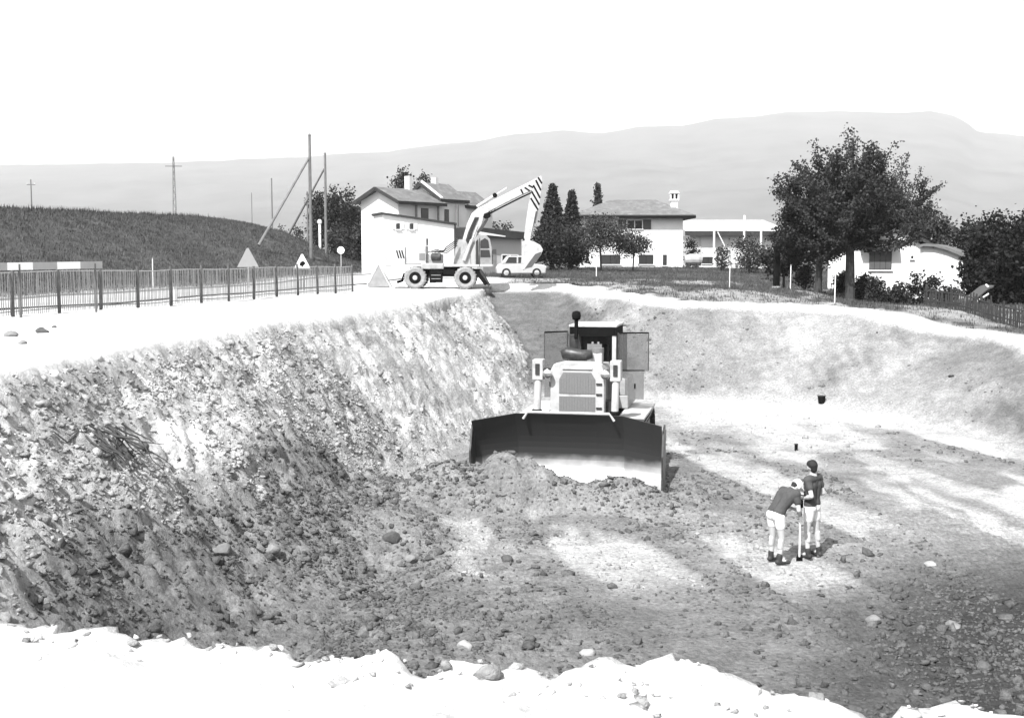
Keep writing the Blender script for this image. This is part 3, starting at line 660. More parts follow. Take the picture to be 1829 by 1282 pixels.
# red and white plank lying against the fence top (shows pale and grey)
pa = at(12, 476, 31.2); pb = at(182, 473, 34.6)
BB = thing('barrier_plank', pa, 0, 'striped pale and grey barrier plank fixed along the fence top at left', 'barrier')
dvec = (pb - pa); n4 = 4
for k in range(-2, 4):
    a = dvec * (k / n4); b = dvec * ((k + 1) / n4)
    MB().bar(a, b, .035, .2).build('board_segment', mat('white_board', .8, .6, .05) if k % 2 == 0 else mat('grey_board', .3, .6, .1), BB)
for k in (.1, .9):
    q = dvec * k; MB().bar((q.x + .03, q.y + .05, .06), (q.x + .03, q.y + .05, -pa.z - .1), .05, .05).build('support', fpost, BB)

# pale trestle at the fence end
tp = gnd(677, 514, .02); TT = thing('trestle_tent', (tp.x, tp.y, hz(tp.x, tp.y)), 0, 'pale pyramid of canvas on wooden legs at the far fence end', 'trestle')
cv = mat('pale_canvas', .2, .9, .2, 3, .1, 20); pole_w = mat('pale_pole_wood', .5, .8, .15, 4)
hw, hgt = .62, 1.2
cor = [(-hw, -.4, .02), (hw, -.4, .02), (hw, .5, .02), (-hw, .5, .02)]
MB().add([(c[0] * .92, c[1] * .92, .03) for c in cor] + [(0.02, 0, hgt)], [(0, 1, 4), (1, 2, 4), (2, 3, 4), (3, 0, 4), (3, 2, 1, 0)]).build('canvas', cv, TT)
for c in cor: MB().tube([(c[0] * 1.08, c[1] * 1.08, -.05), (-c[0] * .06, -c[1] * .06, hgt + .1)], .028, 6).build('leg', pole_w, TT)
# warning signs and road signs
signw = mat('sign_face', .75, .5, .04); signb = mat('sign_back', .22, .6, .06); gal = mat('galvanised_post', .35, .5, .1)
def tri_sign(px, ytop, ybot, Y, face, label, legs):
    a = at(px, ybot, Y); t = at(px, ytop, Y); h = t.z - a.z; w = h * 1.15; gz = hz(a.x, Y)
    o = thing('warning_sign', (a.x, Y, gz), 0, label, 'road sign'); z0 = a.z - gz
    pl = MB().prism([(-w / 2, z0), (w / 2, z0), (w * .04, z0 + h), (-w * .04, z0 + h)], 1, -.012, .012).build('plate', signw if face else signb, o)
    if face:
        MB().prism([(-w * .5, z0 - .001), (w * .5, z0 - .001), (w * .43, z0 + h * .1), (-w * .43, z0 + h * .1)], 1, -.018, -.0125).build('border', mat('sign_red_border', .12, .5, .05), pl)
        MB().prism([(-w * .16, z0 + h * .3), (w * .02, z0 + h * .2), (w * .2, z0 + h * .42), (w * .06, z0 + h * .58), (-w * .1, z0 + h * .5)], 1, -.018, -.0125).build('symbol', black, pl)
    for lx in legs: MB().tube([(lx, .04, -.1), (lx, .04, z0 + h * .6)], .035, 8).build('post', gal if not face else mat('dark_post', .12, .7), o)
tri_sign(443, 443, 477, 60, False, 'plain pale triangular warning sign seen from behind above the fence', (0,))
tri_sign(540, 454, 482, 57, True, 'white triangular warning sign with a dark symbol behind the fence', (-.08, .08))
rs = at(609, 447, 78); RS = thing('round_sign', (rs.x, 78, hz(rs.x, 78)), 0, 'small white round road sign on a short post near the verge', 'road sign')
zz = rs.z - RS.location.z
MB().lathe([(.24, -.012), (.24, .012)], (0, -.05, zz), 1, 24).build('disc', signw, RS); MB().tube([(0, 0, -.1), (0, 0, zz + .1)], .03, 8).build('post', gal, RS)
wm = at(571, 392, 112); WM = thing('marker_post', (wm.x, 112, hz(wm.x, 112)), 0, 'white marker post with collar in front of the dark poplars', 'post')
MB().tube([(0, 0, -.2), (0, 0, wm.z - WM.location.z)], .12, 8).build('shaft', signw, WM); MB().lathe([(.2, -.15), (.2, .15)], (0, 0, (wm.z - WM.location.z) * .95), 2, 12).build('collar', signw, WM)
for px, pyt, pyb, Y, w, lb in ((273, 463, 505, 58, .05, 'thin pale roadside post behind the fence, left of the plain sign'), (313, 516, 541, 43, .13, 'short thick white kerb post behind the fence'), (1491, 485, 528, 51.5, .05, 'thin white stake standing in front of the big tree'), (1303, 476, 508, 62, .045, 'pale thin stake on the rim of the far bank'), (1065, 456, 493, 80, .06, 'pale garden post in front of the hip-roofed house'), (1412, 475, 497, 62, .05, 'short pale stake beside the shaded trunk under the tree'), (605, 345, 394, 135, .13, 'slim white pole standing before the dark poplars')):
    a = at(px, pyb, Y); t = at(px, pyt, Y); g_ = hz(a.x, Y)
    o = thing('stake' if px > 1000 else 'roadside_post', (a.x, Y, g_), 0, lb, 'post')
    hh = max(.3, t.z - g_)
    MB().tube([(0, 0, -.15), (.01, 0, hh)], [w / 2, w / 2 * .9], 8).build('shaft', signw, o); MB().lathe([(w * .5, 0), (w * .52, .03), (w * .3, .07)], (.01, 0, hh), 2, 8).build('cap', gal, o)

# ------------------------------------------------------------------ poles
pw = mat('weathered_pole_wood', .14, .9, .25, 2, .1, 20); pw2 = mat('grey_far_pole', .13, .8, .1, 2)
def pole(px, ytop, ybot, Y, r, label, strut=None, arm=None, name='utility_pole', m=None):
    m = m or pw
    b = at(px, ybot, Y); t = at(px, ytop, Y); gz = min(hz(b.x, Y), b.z + .3)
    o = thing(name, (b.x, Y, gz), 0, label, 'pole'); H_ = t.z - gz
    MB().tube([(0, 0, -.4), (0, 0, H_ * .5), (0, 0, H_)], [r, r * .9, r * .72], 10).build('shaft', m, o)
    MB().lathe([(r * .8, 0), (r * .85, .06), (r * .3, .16)], (0, 0, H_), 2, 10).build('cap', m, o)
    if strut:
        (sx, sy, sY), (ex, ey) = strut; a = at(sx, sy, sY); e = at(ex, ey, Y); base = Vector((b.x, Y, gz))
        d_ = (a - e).normalized()
        MB().tube([a + d_ * .5 - base, e - base], [r * .85, r * .65], 10).build('strut', m, o)
    for (ya, half) in (arm or []):
        z = at(px, ya, Y).z - gz; c = MB().bar((-half, 0, z), (half, 0, z), .12, .14).build('crossarm', m, o)
        for q in (-.9, .9): MB().lathe([(.03, 0), (.08, .05), (.07, .16), (.03, .2)], (half * q, 0, z + .07), 2, 8).build('insulator', signw, c)
    return o
pole(556, 243, 470, 84, .125, 'tall wooden pole propped by a long slanting strut beside the embankment', ((468, 428, 80), (552, 282)))
pole(583, 276, 470, 90, .115, 'second wooden pole with a thin slanting strut, right of the tallest pole', ((514, 422, 92), (579, 302)))
pole(550.5, 345, 466, 97, .09, 'short dark pole half hidden behind the tallest pole')
PY = thing('pylon', (0, 0, 0), 0, 'distant lattice pylon with one crossarm standing beyond the embankment', 'pylon')
pb_ = at(313, 420, 230); gz = 1.0; PY.location = (pb_.x, 230, gz); pt = at(313, 280, 230).z - gz
pm = MB()
for sx in (-1, 1):
    for sy in (-1, 1): pm.tube([(sx * .45, sy * .45, -.5), (sx * .1, sy * .1, pt)], .045, 5)
pm.build('mast', pw2, PY)
lt = MB()
for k in range(16):
    z = pt * k / 16; w0 = .45 - .35 * k / 16; z2 = pt * (k + 1) / 16; w1 = .45 - .35 * (k + 1) / 16; sgn_ = 1 if k % 2 else -1
    for sy in (-1, 1): lt.tube([(-w0 * sgn_, sy * w0, z), (w1 * sgn_, sy * w1, z2)], .025, 4)
lt.build('lattice', pw2, PY)
za = at(313, 297, 230).z - gz; MB().bar((-1.6, 0, za), (1.6, 0, za), .14, .16).build('crossarm', pw2, PY)
for px, yt, Y, lb in ((59, 322, 200, 'distant thin pole above the left end of the embankment'), (487, 320, 190, 'distant thin pole near the foot of the slanting strut'), (451, 345, 330, 'very faint far pole between pylon and slanting strut')):
    pole(px, yt, 440, Y, .13, lb, arm=[(yt + 8, .7)] if px == 59 else None, name='distant_pole', m=pw2)

# ------------------------------------------------------------------ houses
def plaster(name, v): return mat(name, v, .9, .06, .8, .15, 25, dirt=(v * .75, .3, .7))
pl_w = plaster('white_plaster', .62); pl_g = plaster('grey_plaster', .40)
tile = mat('roof_tiles', .12, .85, .3, 1.2, .5, 9, dirt=(.26, .5, 2.0)); tile_d = mat('dark_roof_edge', .03, .8, .3, 2)
shut = mat('painted_shutter', .07, .7, .15, 3); shut_pale = mat('pale_shutter', .45, .7, .1, 3); woodp = mat('balcony_wood', .16, .85, .25, 3)
wframe = mat('window_frame_white', .7, .5, .05)
class House:
    # built in its own frame: u along the front wall, v into the building, z up
    def __init__(s, name, origin, u, label, zb):
        s.u = Vector((u[0], u[1], 0)).normalized(); s.o = thing(name, (origin[0], origin[1], zb), math.atan2(s.u.y, s.u.x), label, 'house')
    def window(s, u0, u1, z0, z1, v=0.0, panes=1, shutters=None, frame=True, parent=None, side=None):
        # side: None = front (v = const); 'R' = on the right wall at u = v
        def bx(mb, a, b, c, d, e, f):
            return mb.bx(a, b, c, d, e, f) if side is None else mb.bx(v - d + 0 * a, v - c, a, b, e, f)
        w = (MB() if True else None)
        vv = v if side is None else 0.0
        o = bx(MB(), u0, u1, vv - .02, vv + .05, z0, z1).build('window', hole, parent or s.o)
        n = panes; wd = (u1 - u0) / n
        for k in range(n):
            bx(MB(), u0 + k * wd + .04, u0 + (k + 1) * wd - .04, vv - .03, vv - .021, z0 + .05, z1 - .05).build('pane', glass, o)
        if frame:
            for a, b, e, f in [(u0 - .03, u1 + .03, z1 - .04, z1 + .04), (u0 - .03, u0 + .04, z0, z1 - .04), (u1 - .04, u1 + .03, z0, z1 - .04)] + [(u0 + k * wd - .035, u0 + k * wd + .035, z0, z1 - .04) for k in range(1, n)]:
                bx(MB(), a, b, vv - .05, vv - .031, e, f).build('frame', wframe, o)
        bx(MB(), u0 - .08, u1 + .08, vv - .12, vv - .002, z0 - .07, z0 - .001).build('sill', pl_w, o)
        if shutters:
            for side_ in (-1, 1):
                a, b = (u0 - .06 - wd, u0 - .06) if side_ < 0 else (u1 + .06, u1 + .06 + wd)
                sh_ = bx(MB(), a, b, vv - .06, vv - .012, z0 - .02, z1 + .02).build('shutter', shutters, o)
        return o

# --- hip-roofed white house in the middle
Yh = 110.0; a0 = at(1033, 480, Yh); a1 = at(1219, 480, Yh); zb = .2; wC = a1.x - a0.x
HC = House('hip_roofed_house', a0, (1, 0.0), 'white two-storey house with grey hipped roof and tall white chimney', zb)
def cz(py, Y=Yh): return at(914, py, Y).z - zb
def cu(px): return at(px, 460, Yh).x - a0.x
eave = cz(387); dp = 8.5
MB().bx(0, wC, 0, dp, -1, eave).build('wall', pl_w, HC.o)
ov = .75
e = [(-ov, -ov), (wC + ov + .3, -ov), (wC + ov + .3, dp + ov), (-ov, dp + ov)]
rz = cz(353); r0, r1 = (cu(1096), dp / 2), (cu(1180), dp / 2)
rb = MB().add([(p[0], p[1], eave + .12) for p in e] + [(r0[0], r0[1], rz), (r1[0], r1[1], rz)], [(0, 1, 5, 4), (1, 2, 5), (2, 3, 4, 5), (3, 0, 4), (3, 2, 1, 0)]).build('roof', tile, HC.o)
fm = MB(); fm.bx(-ov - .03, wC + ov + .33, -ov - .03, dp + ov + .03, eave - .16, eave + .115); fm.build('eave_board', tile_d, rb)
MB().tube([(-ov, -ov - .1, eave + .06), (wC + ov + .3, -ov - .1, eave + .06)], .08, 8).build('gutter', tile_d, rb)
cx = cu(1208); chm = MB().bx(cx - .32, cx + .32, dp * .2, dp * .2 + .7, eave, cz(357)).build('chimney', pl_w, rb)
MB().bx(cx - .42, cx + .42, dp * .2 - .1, dp * .2 + .8, cz(357), cz(354)).build('chimney_collar', pl_w, rb)
MB().bx(cx - .3, cx + .3, dp * .2 + .02, dp * .2 + .68, cz(354), cz(344)).build('chimney_vent', hole, rb)
for q in (-.36, 0, .36): MB().bx(cx + q - .07, cx + q + .07, dp * .2 - .03, dp * .2 + .08, cz(354), cz(344)).build('chimney_pier', pl_w, rb)
MB().prism([(cx - .48, cz(344)), (cx + .48, cz(344)), (cx + .3, cz(339)), (cx - .3, cz(339))], 1, dp * .2 - .12, dp * .2 + .82).build('chimney_cap', pl_w, rb)
w = HC.window(cu(1119), cu(1147), cz(409), cz(393), panes=2, shutters=shut)
HC.window(cu(1073), cu(1108), cz(472), cz(455), panes=2, frame=False); HC.window(cu(1141), cu(1167), cz(472), cz(455), panes=2, frame=False)
MB().bx(cu(1168), cu(1182), -.03, .02, cz(474), cz(455)).build('pale_panel', wframe, HC.o); HC.window(cu(1184), cu(1191), cz(474), cz(455), frame=False)
HC.window(1.0, 2.2, cz(412), cz(391), v=wC + .04, side='R', shutters=None, frame=False); HC.window(.6, 1.8, cz(474), cz(455), v=wC + .04, side='R', frame=False)

# --- row house with gable at the left, stepping back
B = at(712, 445, 83.0); gd = Vector((-.8, .6, 0)); ld = Vector((.6, .8, 0))
RH = House('gabled_row_house', B, (ld.x, ld.y), 'white gabled row house with long tiled roof and two pale chimneys', .3)
# frame: u along ld (receding right), v = to the left (gable width)
gw = 3.6; ez = at(712, 357, 83.0).z - .3; az_ = at(679, 337, 84).z - .3
def gable_block(u0, u1, v0, v1, ze, zr, rm, par, ovh=.35, name='wall', ends=pl_w):
    vm = (v0 + v1) / 2
    MB().prism([(v0, -1), (v1, -1), (v1, ze), (vm, zr - .1), (v0, ze)], 0, u0, u1).build(name, ends, par)
    sl = (zr - ze) / (vm - v0)
    o = MB().add([(u0 - ovh, v0 - ovh, ze - sl * ovh), (u1 + ovh * .3, v0 - ovh, ze - sl * ovh), (u1 + ovh * .3, vm, zr), (u0 - ovh, vm, zr), (u0 - ovh, v1 + ovh, ze - sl * ovh), (u1 + ovh * .3, v1 + ovh, ze - sl * ovh)] +
                 [(u0 - ovh, v0 - ovh, ze - sl * ovh + .12), (u1 + ovh * .3, v0 - ovh, ze - sl * ovh + .12), (u1 + ovh * .3, vm, zr + .12), (u0 - ovh, vm, zr + .12), (u0 - ovh, v1 + ovh, ze - sl * ovh + .12), (u1 + ovh * .3, v1 + ovh, ze - sl * ovh + .12)],
                 [(6, 7, 8, 9), (9, 8, 11, 10), (3, 2, 1, 0), (4, 5, 2, 3), (0, 1, 7, 6), (4, 10, 11, 5), (0, 6, 9, 3), (3, 9, 10, 4), (1, 2, 8, 7), (2, 5, 11, 8)]).build('roof', rm, par)
    MB().bar((u0 - ovh, v0 - ovh - .03, ze - sl * ovh), (u1 + ovh * .3, v0 - ovh - .03, ze - sl * ovh), .05, .22).build('eave_board', tile_d, o)
    for va, vb in ((v0 - ovh, vm), (v1 + ovh, vm)): MB().bar((u0 - ovh - .03, va, ze - sl * ovh), (u0 - ovh - .03, vb, zr), .05, .24).build('verge_board', tile_d, o)
    return o
rr = gable_block(0, 4.6, 0, gw, ez, az_, tile, RH.o, .45)
r2 = gable_block(4.62, 7.6, .0, gw, ez + .25, az_ + .55, tile, RH.o, .2)
r3 = gable_block(7.62, 11.0, .2, gw, ez - .1, az_ + .1, tile, RH.o, .2)
MB().prism([(-.15, ez + .0), (gw / 2, az_ + .45), (gw / 2, az_ + .8), (-.15, ez + .35)], 0, 4.45, 4.7).build('fire_wall', pl_w, RH.o)
MB().bx(3.0, 3.35, gw / 2 - .15, gw / 2 + .3, az_ - .3, az_ + 1.05).build('chimney', pl_w, rr); MB().bx(6.0, 6.35, gw / 2 - .1, gw / 2 + .3, az_ + .3, az_ + 1.1).build('chimney', pl_w, r2)
for u_ in (1.6, 4.0, 6.2): MB().bx(u_ - .06, u_ + .06, -.32, -.2, ez - 2.4, ez - .15).build('balcony_post', woodp, RH.o)
MB().bx(.6, 10.6, -.36, -.3, ez - 2.45, ez - 1.75).build('balcony_rail', pl_g, RH.o); MB().bx(.6, 10.6, -.36, -.0, ez - 2.6, ez - 2.46).build('balcony_floor', tile_d, RH.o)
RH.window(2.4, 3.2, ez - 1.7, ez - .5, shutters=None, frame=False); RH.window(5.0, 5.5, ez - 1.7, ez - .5, frame=False); RH.window(8.3, 8.9, ez - 1.9, ez - .7, frame=False)
# --- low white annex in front of it
AN0 = at(684, 440, 77.0); AN1 = at(811, 440, 78.5)
AH = House('white_annex', AN0, ((AN1 - AN0).x, (AN1 - AN0).y), 'low white annex with sloping dark roof edge and two small shuttered windows', .2)
wa = (Vector((AN1.x - AN0.x, AN1.y - AN0.y))).length
zt0 = at(684, 383, 77).z - .2; zt1 = at(811, 402, 78.5).z - .2
MB().prism([(0, -1), (wa, -1), (wa, zt1), (0, zt0)], 1, 0, 3.0).build('wall', pl_w, AH.o)
MB().prism([(-.12, zt0 - .0), (wa + .15, zt1 - .0), (wa + .15, zt1 + .14), (-.12, zt0 + .14)], 1, -.18, 3.1).build('roof', tile_d, AH.o)
for px in (711, 735):
    u_ = (px - 684) / 127 * wa; z1 = at(710, 399, 77.3).z - .2; z0 = at(710, 409.5, 77.3).z - .2
    AH.window(u_ - .11, u_ + .11, z0, z1, shutters=shut_pale, frame=False)
MB().tube([(wa + .06, -.06, zt1), (wa + .06, -.06, -.3)], .06, 8).build('downpipe', tile_d, AH.o)
# --- low grey building with dark roof right of the excavator
G0_ = at(852, 445, 84.0); G1_ = at(931, 445, 86)
GH = House('low_garage', G0_, ((G1_ - G0_).x, (G1_ - G0_).y), 'long low grey garage with flat dark roof behind the excavator arm', .3)
wg = Vector((G1_.x - G0_.x, G1_.y - G0_.y)).length; zg = at(890, 424, 85).z - .3
MB().bx(0, wg, 0, 4, -1, zg).build('wall', pl_g, GH.o)
MB().prism([(-.4, zg + .0), (wg + .3, zg - .12), (wg + .3, zg + .36), (-.4, zg + .7)], 1, -.5, 4.4).build('roof', tile_d, GH.o)
MB().prism([(-.4, zg + .2), (wg * .55, zg + .02), (wg * .55, zg + .1), (-.4, zg + .42)], 1, -.54, -.503).build('fascia_strip', pl_w, GH.o)
GH.window(wg * .55, wg * .92, .75, 1.5, panes=2); MB().bx(.5, 1.6, -.03, .02, -.2, 1.9).build('garage_door', mat('garage_door_paint', .2, .6), GH.o)

# --- house behind the big tree at the right
Yr = 72.0; R0 = at(1478, 515, Yr); R1 = at(1642, 515, Yr - 1.5); zr_ = -1.3
HR = House('gabled_bungalow', R0, ((R1 - R0).x, (R1 - R0).y), 'white bungalow with dark shuttered window behind the big tree', zr_)
wr = Vector((R1.x - R0.x, R1.y - R0.y)).length
def rzz(py): return at(1600, py, 71).z - zr_
def ru(px): return (px - 1478) / 164 * wr
ze_ = rzz(437); zp = rzz(402); um = ru(1602)
MB().prism([(0, -.8), (wr, -.8), (wr, ze_), (um, zp - .1), (ru(1545), ze_), (0, ze_ - .1)], 1, 0, 7).build('wall', pl_w, HR.o)
ro = MB().prism([(um, zp), (um, zp + .16), (ru(1666), rzz(441) + .1), (ru(1664), rzz(441) - .1)], 1, -.55, 7.3).build('roof', tile_d, HR.o)
MB().prism([(um, zp), (um, zp + .16), (ru(1534), rzz(445) + .12), (ru(1536), rzz(445) - .08)], 1, -.5, 7.3).build('roof', tile_d, HR.o)
MB().prism([(-.5, ze_ - .02), (ru(1545), ze_ - .02), (ru(1560), ze_ + .75), (0.3, ze_ + .8)], 1, -.3, 7).build('wing_roof', tile, HR.o)
MB().add([(ru(1535), -.75, rzz(443)), (ru(1604), -.75, rzz(443)), (ru(1604), -.02, rzz(430)), (ru(1535), -.02, rzz(430)), (ru(1535), -.75, rzz(441)), (ru(1604), -.75, rzz(441)), (ru(1604), -.02, rzz(428)), (ru(1535), -.02, rzz(428))], [(0, 1, 2, 3), (7, 6, 5, 4), (0, 4, 5, 1), (1, 5, 6, 2), (2, 6, 7, 3), (3, 7, 4, 0)]).build('pent_roof', tile, HR.o)
wi = HR.window(ru(1552), ru(1592), rzz(482), rzz(449), frame=False)
for k in range(4):
    a = ru(1552) + (ru(1592) - ru(1552)) * k / 4; b = a + (ru(1592) - ru(1552)) / 4 - .03
    MB().bx(a, b, -.07, -.035, rzz(481), rzz(450)).build('shutter', shut, wi)
HR.window(ru(1626), ru(1630), rzz(462), rzz(457), frame=False)
AX0 = at(1641, 520, 70.2); AX1 = at(1730, 520, 69.0)
HX = House('rounded_roof_annex', AX0, ((AX1 - AX0).x, (AX1 - AX0).y), 'pale windowless annex with shallow curved roof beside the bungalow', -1.8)
wx = Vector((AX1.x - AX0.x, AX1.y - AX0.y)).length
def xz(py): return at(1690, py, 69.6).z + 1.8
top = [(wx, xz(468)), (wx * .85, xz(458)), (wx * .55, xz(447)), (wx * .3, xz(441)), (wx * .1, xz(440)), (0, xz(443))]
MB().prism([(0, -.8), (wx, -.8)] + top, 1, 0, 6).build('wall', plaster('pale_plaster', .6), HX.o)
up_ = [(wx * 1.06, xz(467))] + top[1:-1] + [(-.0, xz(442))]
MB().prism([(p[0], p[1] + .01) for p in up_] + [(p[0], p[1] + .17) for p in reversed(up_)], 1, -.3, 6.2).build('roof', tile, HX.o)

# --- long pale building between the two houses
L0 = at(1232, 470, 135.0); L1 = at(1400, 470, 135.0)
HL = House('long_workshop', L0, (1, 0), 'long pale workshop with shallow banded roof between house and big tree', .2)
wl_ = L1.x - L0.x
def lz(py): return at(1300, py, 135).z - .2
def lu(px): return at(px, 460, 135).x - L0.x
MB().bx(0, wl_, 0, 14, -1, lz(421)).build('wall', plaster('workshop_plaster', .5), HL.o)
MB().bx(-.6, wl_ + .4, -1.0, -.1, lz(421), lz(413)).build('eave_shade_band', tile_d, HL.o)  # shadow at the eave, drawn as a solid dark band
roofp = mat('pale_corrugated_roof', .5, .7, .1, 2)
for k in range(4):
    y0_ = -.95 + k * 3.6; za_, zb_ = lz(413) + k * (lz(386) - lz(413)) / 4, lz(413) + (k + 1) * (lz(386) - lz(413)) / 4
    MB().add([(-.6, y0_, za_), (wl_ + .4, y0_, za_), (wl_ + .4, y0_ + 3.5, zb_), (-.6, y0_ + 3.5, zb_), (-.6, y0_, za_ - .1), (wl_ + .4, y0_, za_ - .1), (wl_ + .4, y0_ + 3.5, zb_ - .1), (-.6, y0_ + 3.5, zb_ - .1)], [(0, 1, 2, 3), (7, 6, 5, 4), (0, 4, 5, 1), (1, 5, 6, 2), (2, 6, 7, 3), (3, 7, 4, 0)]).build('roof_panel', roofp if k % 2 == 0 else mat('grey_corrugated_roof', .33, .7, .1, 2), HL.o)
for px in (1272, 1355, 1325): MB().bx(lu(px) - .1, lu(px) + .1, -1.15, -1.01, lz(475), lz(395 if px != 1325 else 385)).build('white_mast', wframe, HL.o)
MB().bar((lu(1278), -1.2, lz(415)), (lu(1297), -1.2, lz(452)), .14, .1).build('brace', wframe, HL.o)
HL.window(lu(1254), lu(1276), lz(471), lz(459), panes=2, frame=False)
for px in (1250, 1303): MB().bx(lu(px) - .12, lu(px) + .12, -.08, -.0, lz(472), lz(423)).build('pier', pl_g, HL.o)
# wagon / garden shed beside the hip-roofed house
SH = at(1233, 474, 104); so = thing('storage_tank', (SH.x, 104, hz(SH.x, 104)), 0, 'small grey barrel-shaped tank by the hip-roofed house corner', 'tank')
MB().tube([(-.5, 0, .75), (.0, 0, .8), (.7, 0, .8), (1.0, 0, .75)], [.42, .52, .52, .4], 14).build('drum', mat('tank_paint', .3, .6), so)
for q in (-.2, .6): MB().bx(q - .1, q + .1, -.4, .4, -.1, .45).build('cradle', tile_d, so)

# parked car beyond the excavator
cpx = at(930, 466, 74.0); CR = thing('parked_car', (cpx.x, 74.0, hz(cpx.x, 74.0)), rad(4), 'pale parked car partly hidden behind the excavator bucket', 'car')
carp = mat('pale_car_paint', .36, .35, .05, 2, spec=.5)
MB().prism([(-1.5, .25), (1.5, .25), (1.55, .6), (1.45, .78), (.75, .86), (-1.4, .84), (-1.55, .6)], 1, -.7, .7).build('body', carp, CR, .06)
cab_ = MB().prism([(-1.25, .86), (.72, .86), (.35, 1.34), (-.85, 1.34)], 1, -.6, .6).build('cabin', carp, CR, .05)
for a in ([(-1.0, .9), (-.3, .9), (-.3, 1.27), (-.78, 1.27)], [(-.2, .9), (.52, .9), (.28, 1.27), (-.2, 1.27)]): MB().prism(a, 1, -.612, -.59).build('side_window', glass, cab_)
for x in (-.95, .95):
    for y in (-.62, .62):
        wv = MB().lathe([(.1, -.09), (.28, -.09), (.3, 0), (.28, .09), (.1, .09)], (x, y, .3), 1, 18).build('wheel', rubber_dark, CR); MB().lathe([(.16, -.1), (.05, -.12)], (x, y, .3), 1, 14).build('hubcap', chrome, wv)
for y in (-.5, .5): MB().lathe([(.1, 0), (.09, .05)], (1.5, y, .62), 0, 12).build('headlight', wframe, CR)

# ------------------------------------------------------------------ vegetation
nr = np.random.default_rng(11)
bark = mat('tree_bark', .04, .95, .3, 6, .4, 15)
def leaves(c, n, size, spread, droop=0.0):
    # n leaf quads round each centre in c
    c = np.repeat(c, n, axis=0); m = len(c)
    p = c + nr.normal(0, 1, (m, 3)) * np.asarray(spread)
    d = nr.normal(0, 1, (m, 3)); d[:, 2] -= droop; d /= np.linalg.norm(d, axis=1)[:, None]
    q = nr.normal(0, 1, (m, 3)); q -= (q * d).sum(1)[:, None] * d; q /= np.linalg.norm(q, axis=1)[:, None]
    L = (size * nr.uniform(.6, 1.4, m))[:, None]; w = L * .38
    v = np.stack([p - d * L * .5, p + q * w, p + d * L * .5, p - q * w], 1).reshape(-1, 3)
    return v, np.arange(m * 4).reshape(-1, 4)
def tree(name, label, base, H, rx, ry, z0, style, nclump, nleaf, size, lv, group=None, seed=0, stems=1, cat='tree', shape=None, trunk_r=None):
    R_ = random.Random(seed); o = thing(name, base, 0, label, cat, group)
    tr = trunk_r or max(.05, H * .022); tb = MB(); C = []
    lb = MB()
    for sidx in range(stems):
        ox = (sidx - (stems - 1) / 2) * rx * .5
        if style == 'conifer':
            tb.tube([(0, 0, -.3), (0, 0, H * .5), (0, 0, H)], [tr, tr * .6, .01], 8)
            for k in range(nclump):
                t = ((k + .5) / nclump) ** 1.0; z = z0 + (H - z0) * t; ang = k * 2.4; r = rx * (1 - t) ** 1.0 + .05 * R_.uniform(.75, 1.15)
                for q in np.linspace(.25, 1, 5): C.append((math.cos(ang) * r * q, math.sin(ang) * r * q, z - r * .28 * q * q + .08))
                lb.tube([(0, 0, z), (math.cos(ang) * r, math.sin(ang) * r, z - r * .28)], [.03, .01], 5)
        elif style == 'branchy':
            tb.tube([(ox, 0, -.3), (ox + R_.uniform(-.1, .1), 0, H * .3), (ox * 1.2, 0, H * .62)], [tr, tr * .8, tr * .3], 9)
            for k in range(nclump):
                t = (k + .5) / nclump; ang = k * 2.4 + R_.uniform(-.3, .3); zs = z0 + (H * .55 - z0) * R_.uniform(0, 1)
                el = rad(R_.uniform(-5, 85)) if t > .25 else rad(R_.uniform(-12, 25))
                ln = 1.0 / math.sqrt((math.cos(el) / rx) ** 2 + (math.sin(el) / (H - zs)) ** 2) * R_.uniform(.6, 1.22)
                dr = Vector((math.cos(ang) * math.cos(el), math.sin(ang) * math.cos(el) * ry / rx, math.sin(el)))
                p0 = Vector((ox * 1.1, 0, zs)); mid = p0 + dr * ln * .5 + Vector((0, 0, -.05 * ln)); end = p0 + dr * ln + Vector((0, 0, .12 * ln))
                lb.tube([p0, mid, end], [tr * .35, tr * .2, .015], 6)
                for q in np.linspace(.25, 1.0, 9):
                    pp = p0.lerp(mid, q * 2) if q < .5 else mid.lerp(end, q * 2 - 1)
                    sp = .34 * (1.25 - q); C.append(tuple(pp + Vector((R_.gauss(0, sp), R_.gauss(0, sp), R_.gauss(0, sp)))))
                for b_ in range(3):
                    q = R_.uniform(.35, .85); pp = p0.lerp(mid, q * 2) if q < .5 else mid.lerp(end, q * 2 - 1)
                    e2 = pp + (dr * .5 + Vector((R_.uniform(-.6, .6), R_.uniform(-.6, .6), R_.uniform(0, .7)))).normalized() * ln * R_.uniform(.22, .42)
                    lb.tube([pp, e2], [.03, .008], 5)
                    for q2 in np.linspace(.3, 1, 5): C.append(tuple(pp.lerp(e2, q2)))
        else:
            tb.tube([(ox, 0, -.3), (ox + R_.uniform(-.08, .08) * rx, 0, z0 + (H - z0) * .3), (ox, 0, z0 + (H - z0) * .7)], [tr, tr * .75, tr * .25], 8)
            for k in range(nclump):
                while True:
                    p = Vector((R_.uniform(-1, 1), R_.uniform(-1, 1), R_.uniform(-1, 1)))
                    if .25 < p.length < 1: break
                zc = (z0 + H) / 2; hh = (H - z0) / 2; wz = 1.0
                if style == 'poplar': wz = (1 - max(0, p.z) ** 2 * .75)
                c = Vector((p.x * rx * wz, p.y * ry * wz, zc + p.z * hh)) * 1.0
                C.append(tuple(c + Vector((ox, 0, 0))))
                if k % 3 == 0 and H > 1.5: lb.tube([(ox, 0, z0 + (c.z - z0) * .5), tuple(c)], [tr * .3, .012], 5)
    C = np.array(C); spr = {'clump': max(size * 1.3, rx * .22), 'conifer': size * .5, 'branchy': size * 1.05}.get(style, size * 1.5)
    if style == 'poplar': spr = size * 1.6
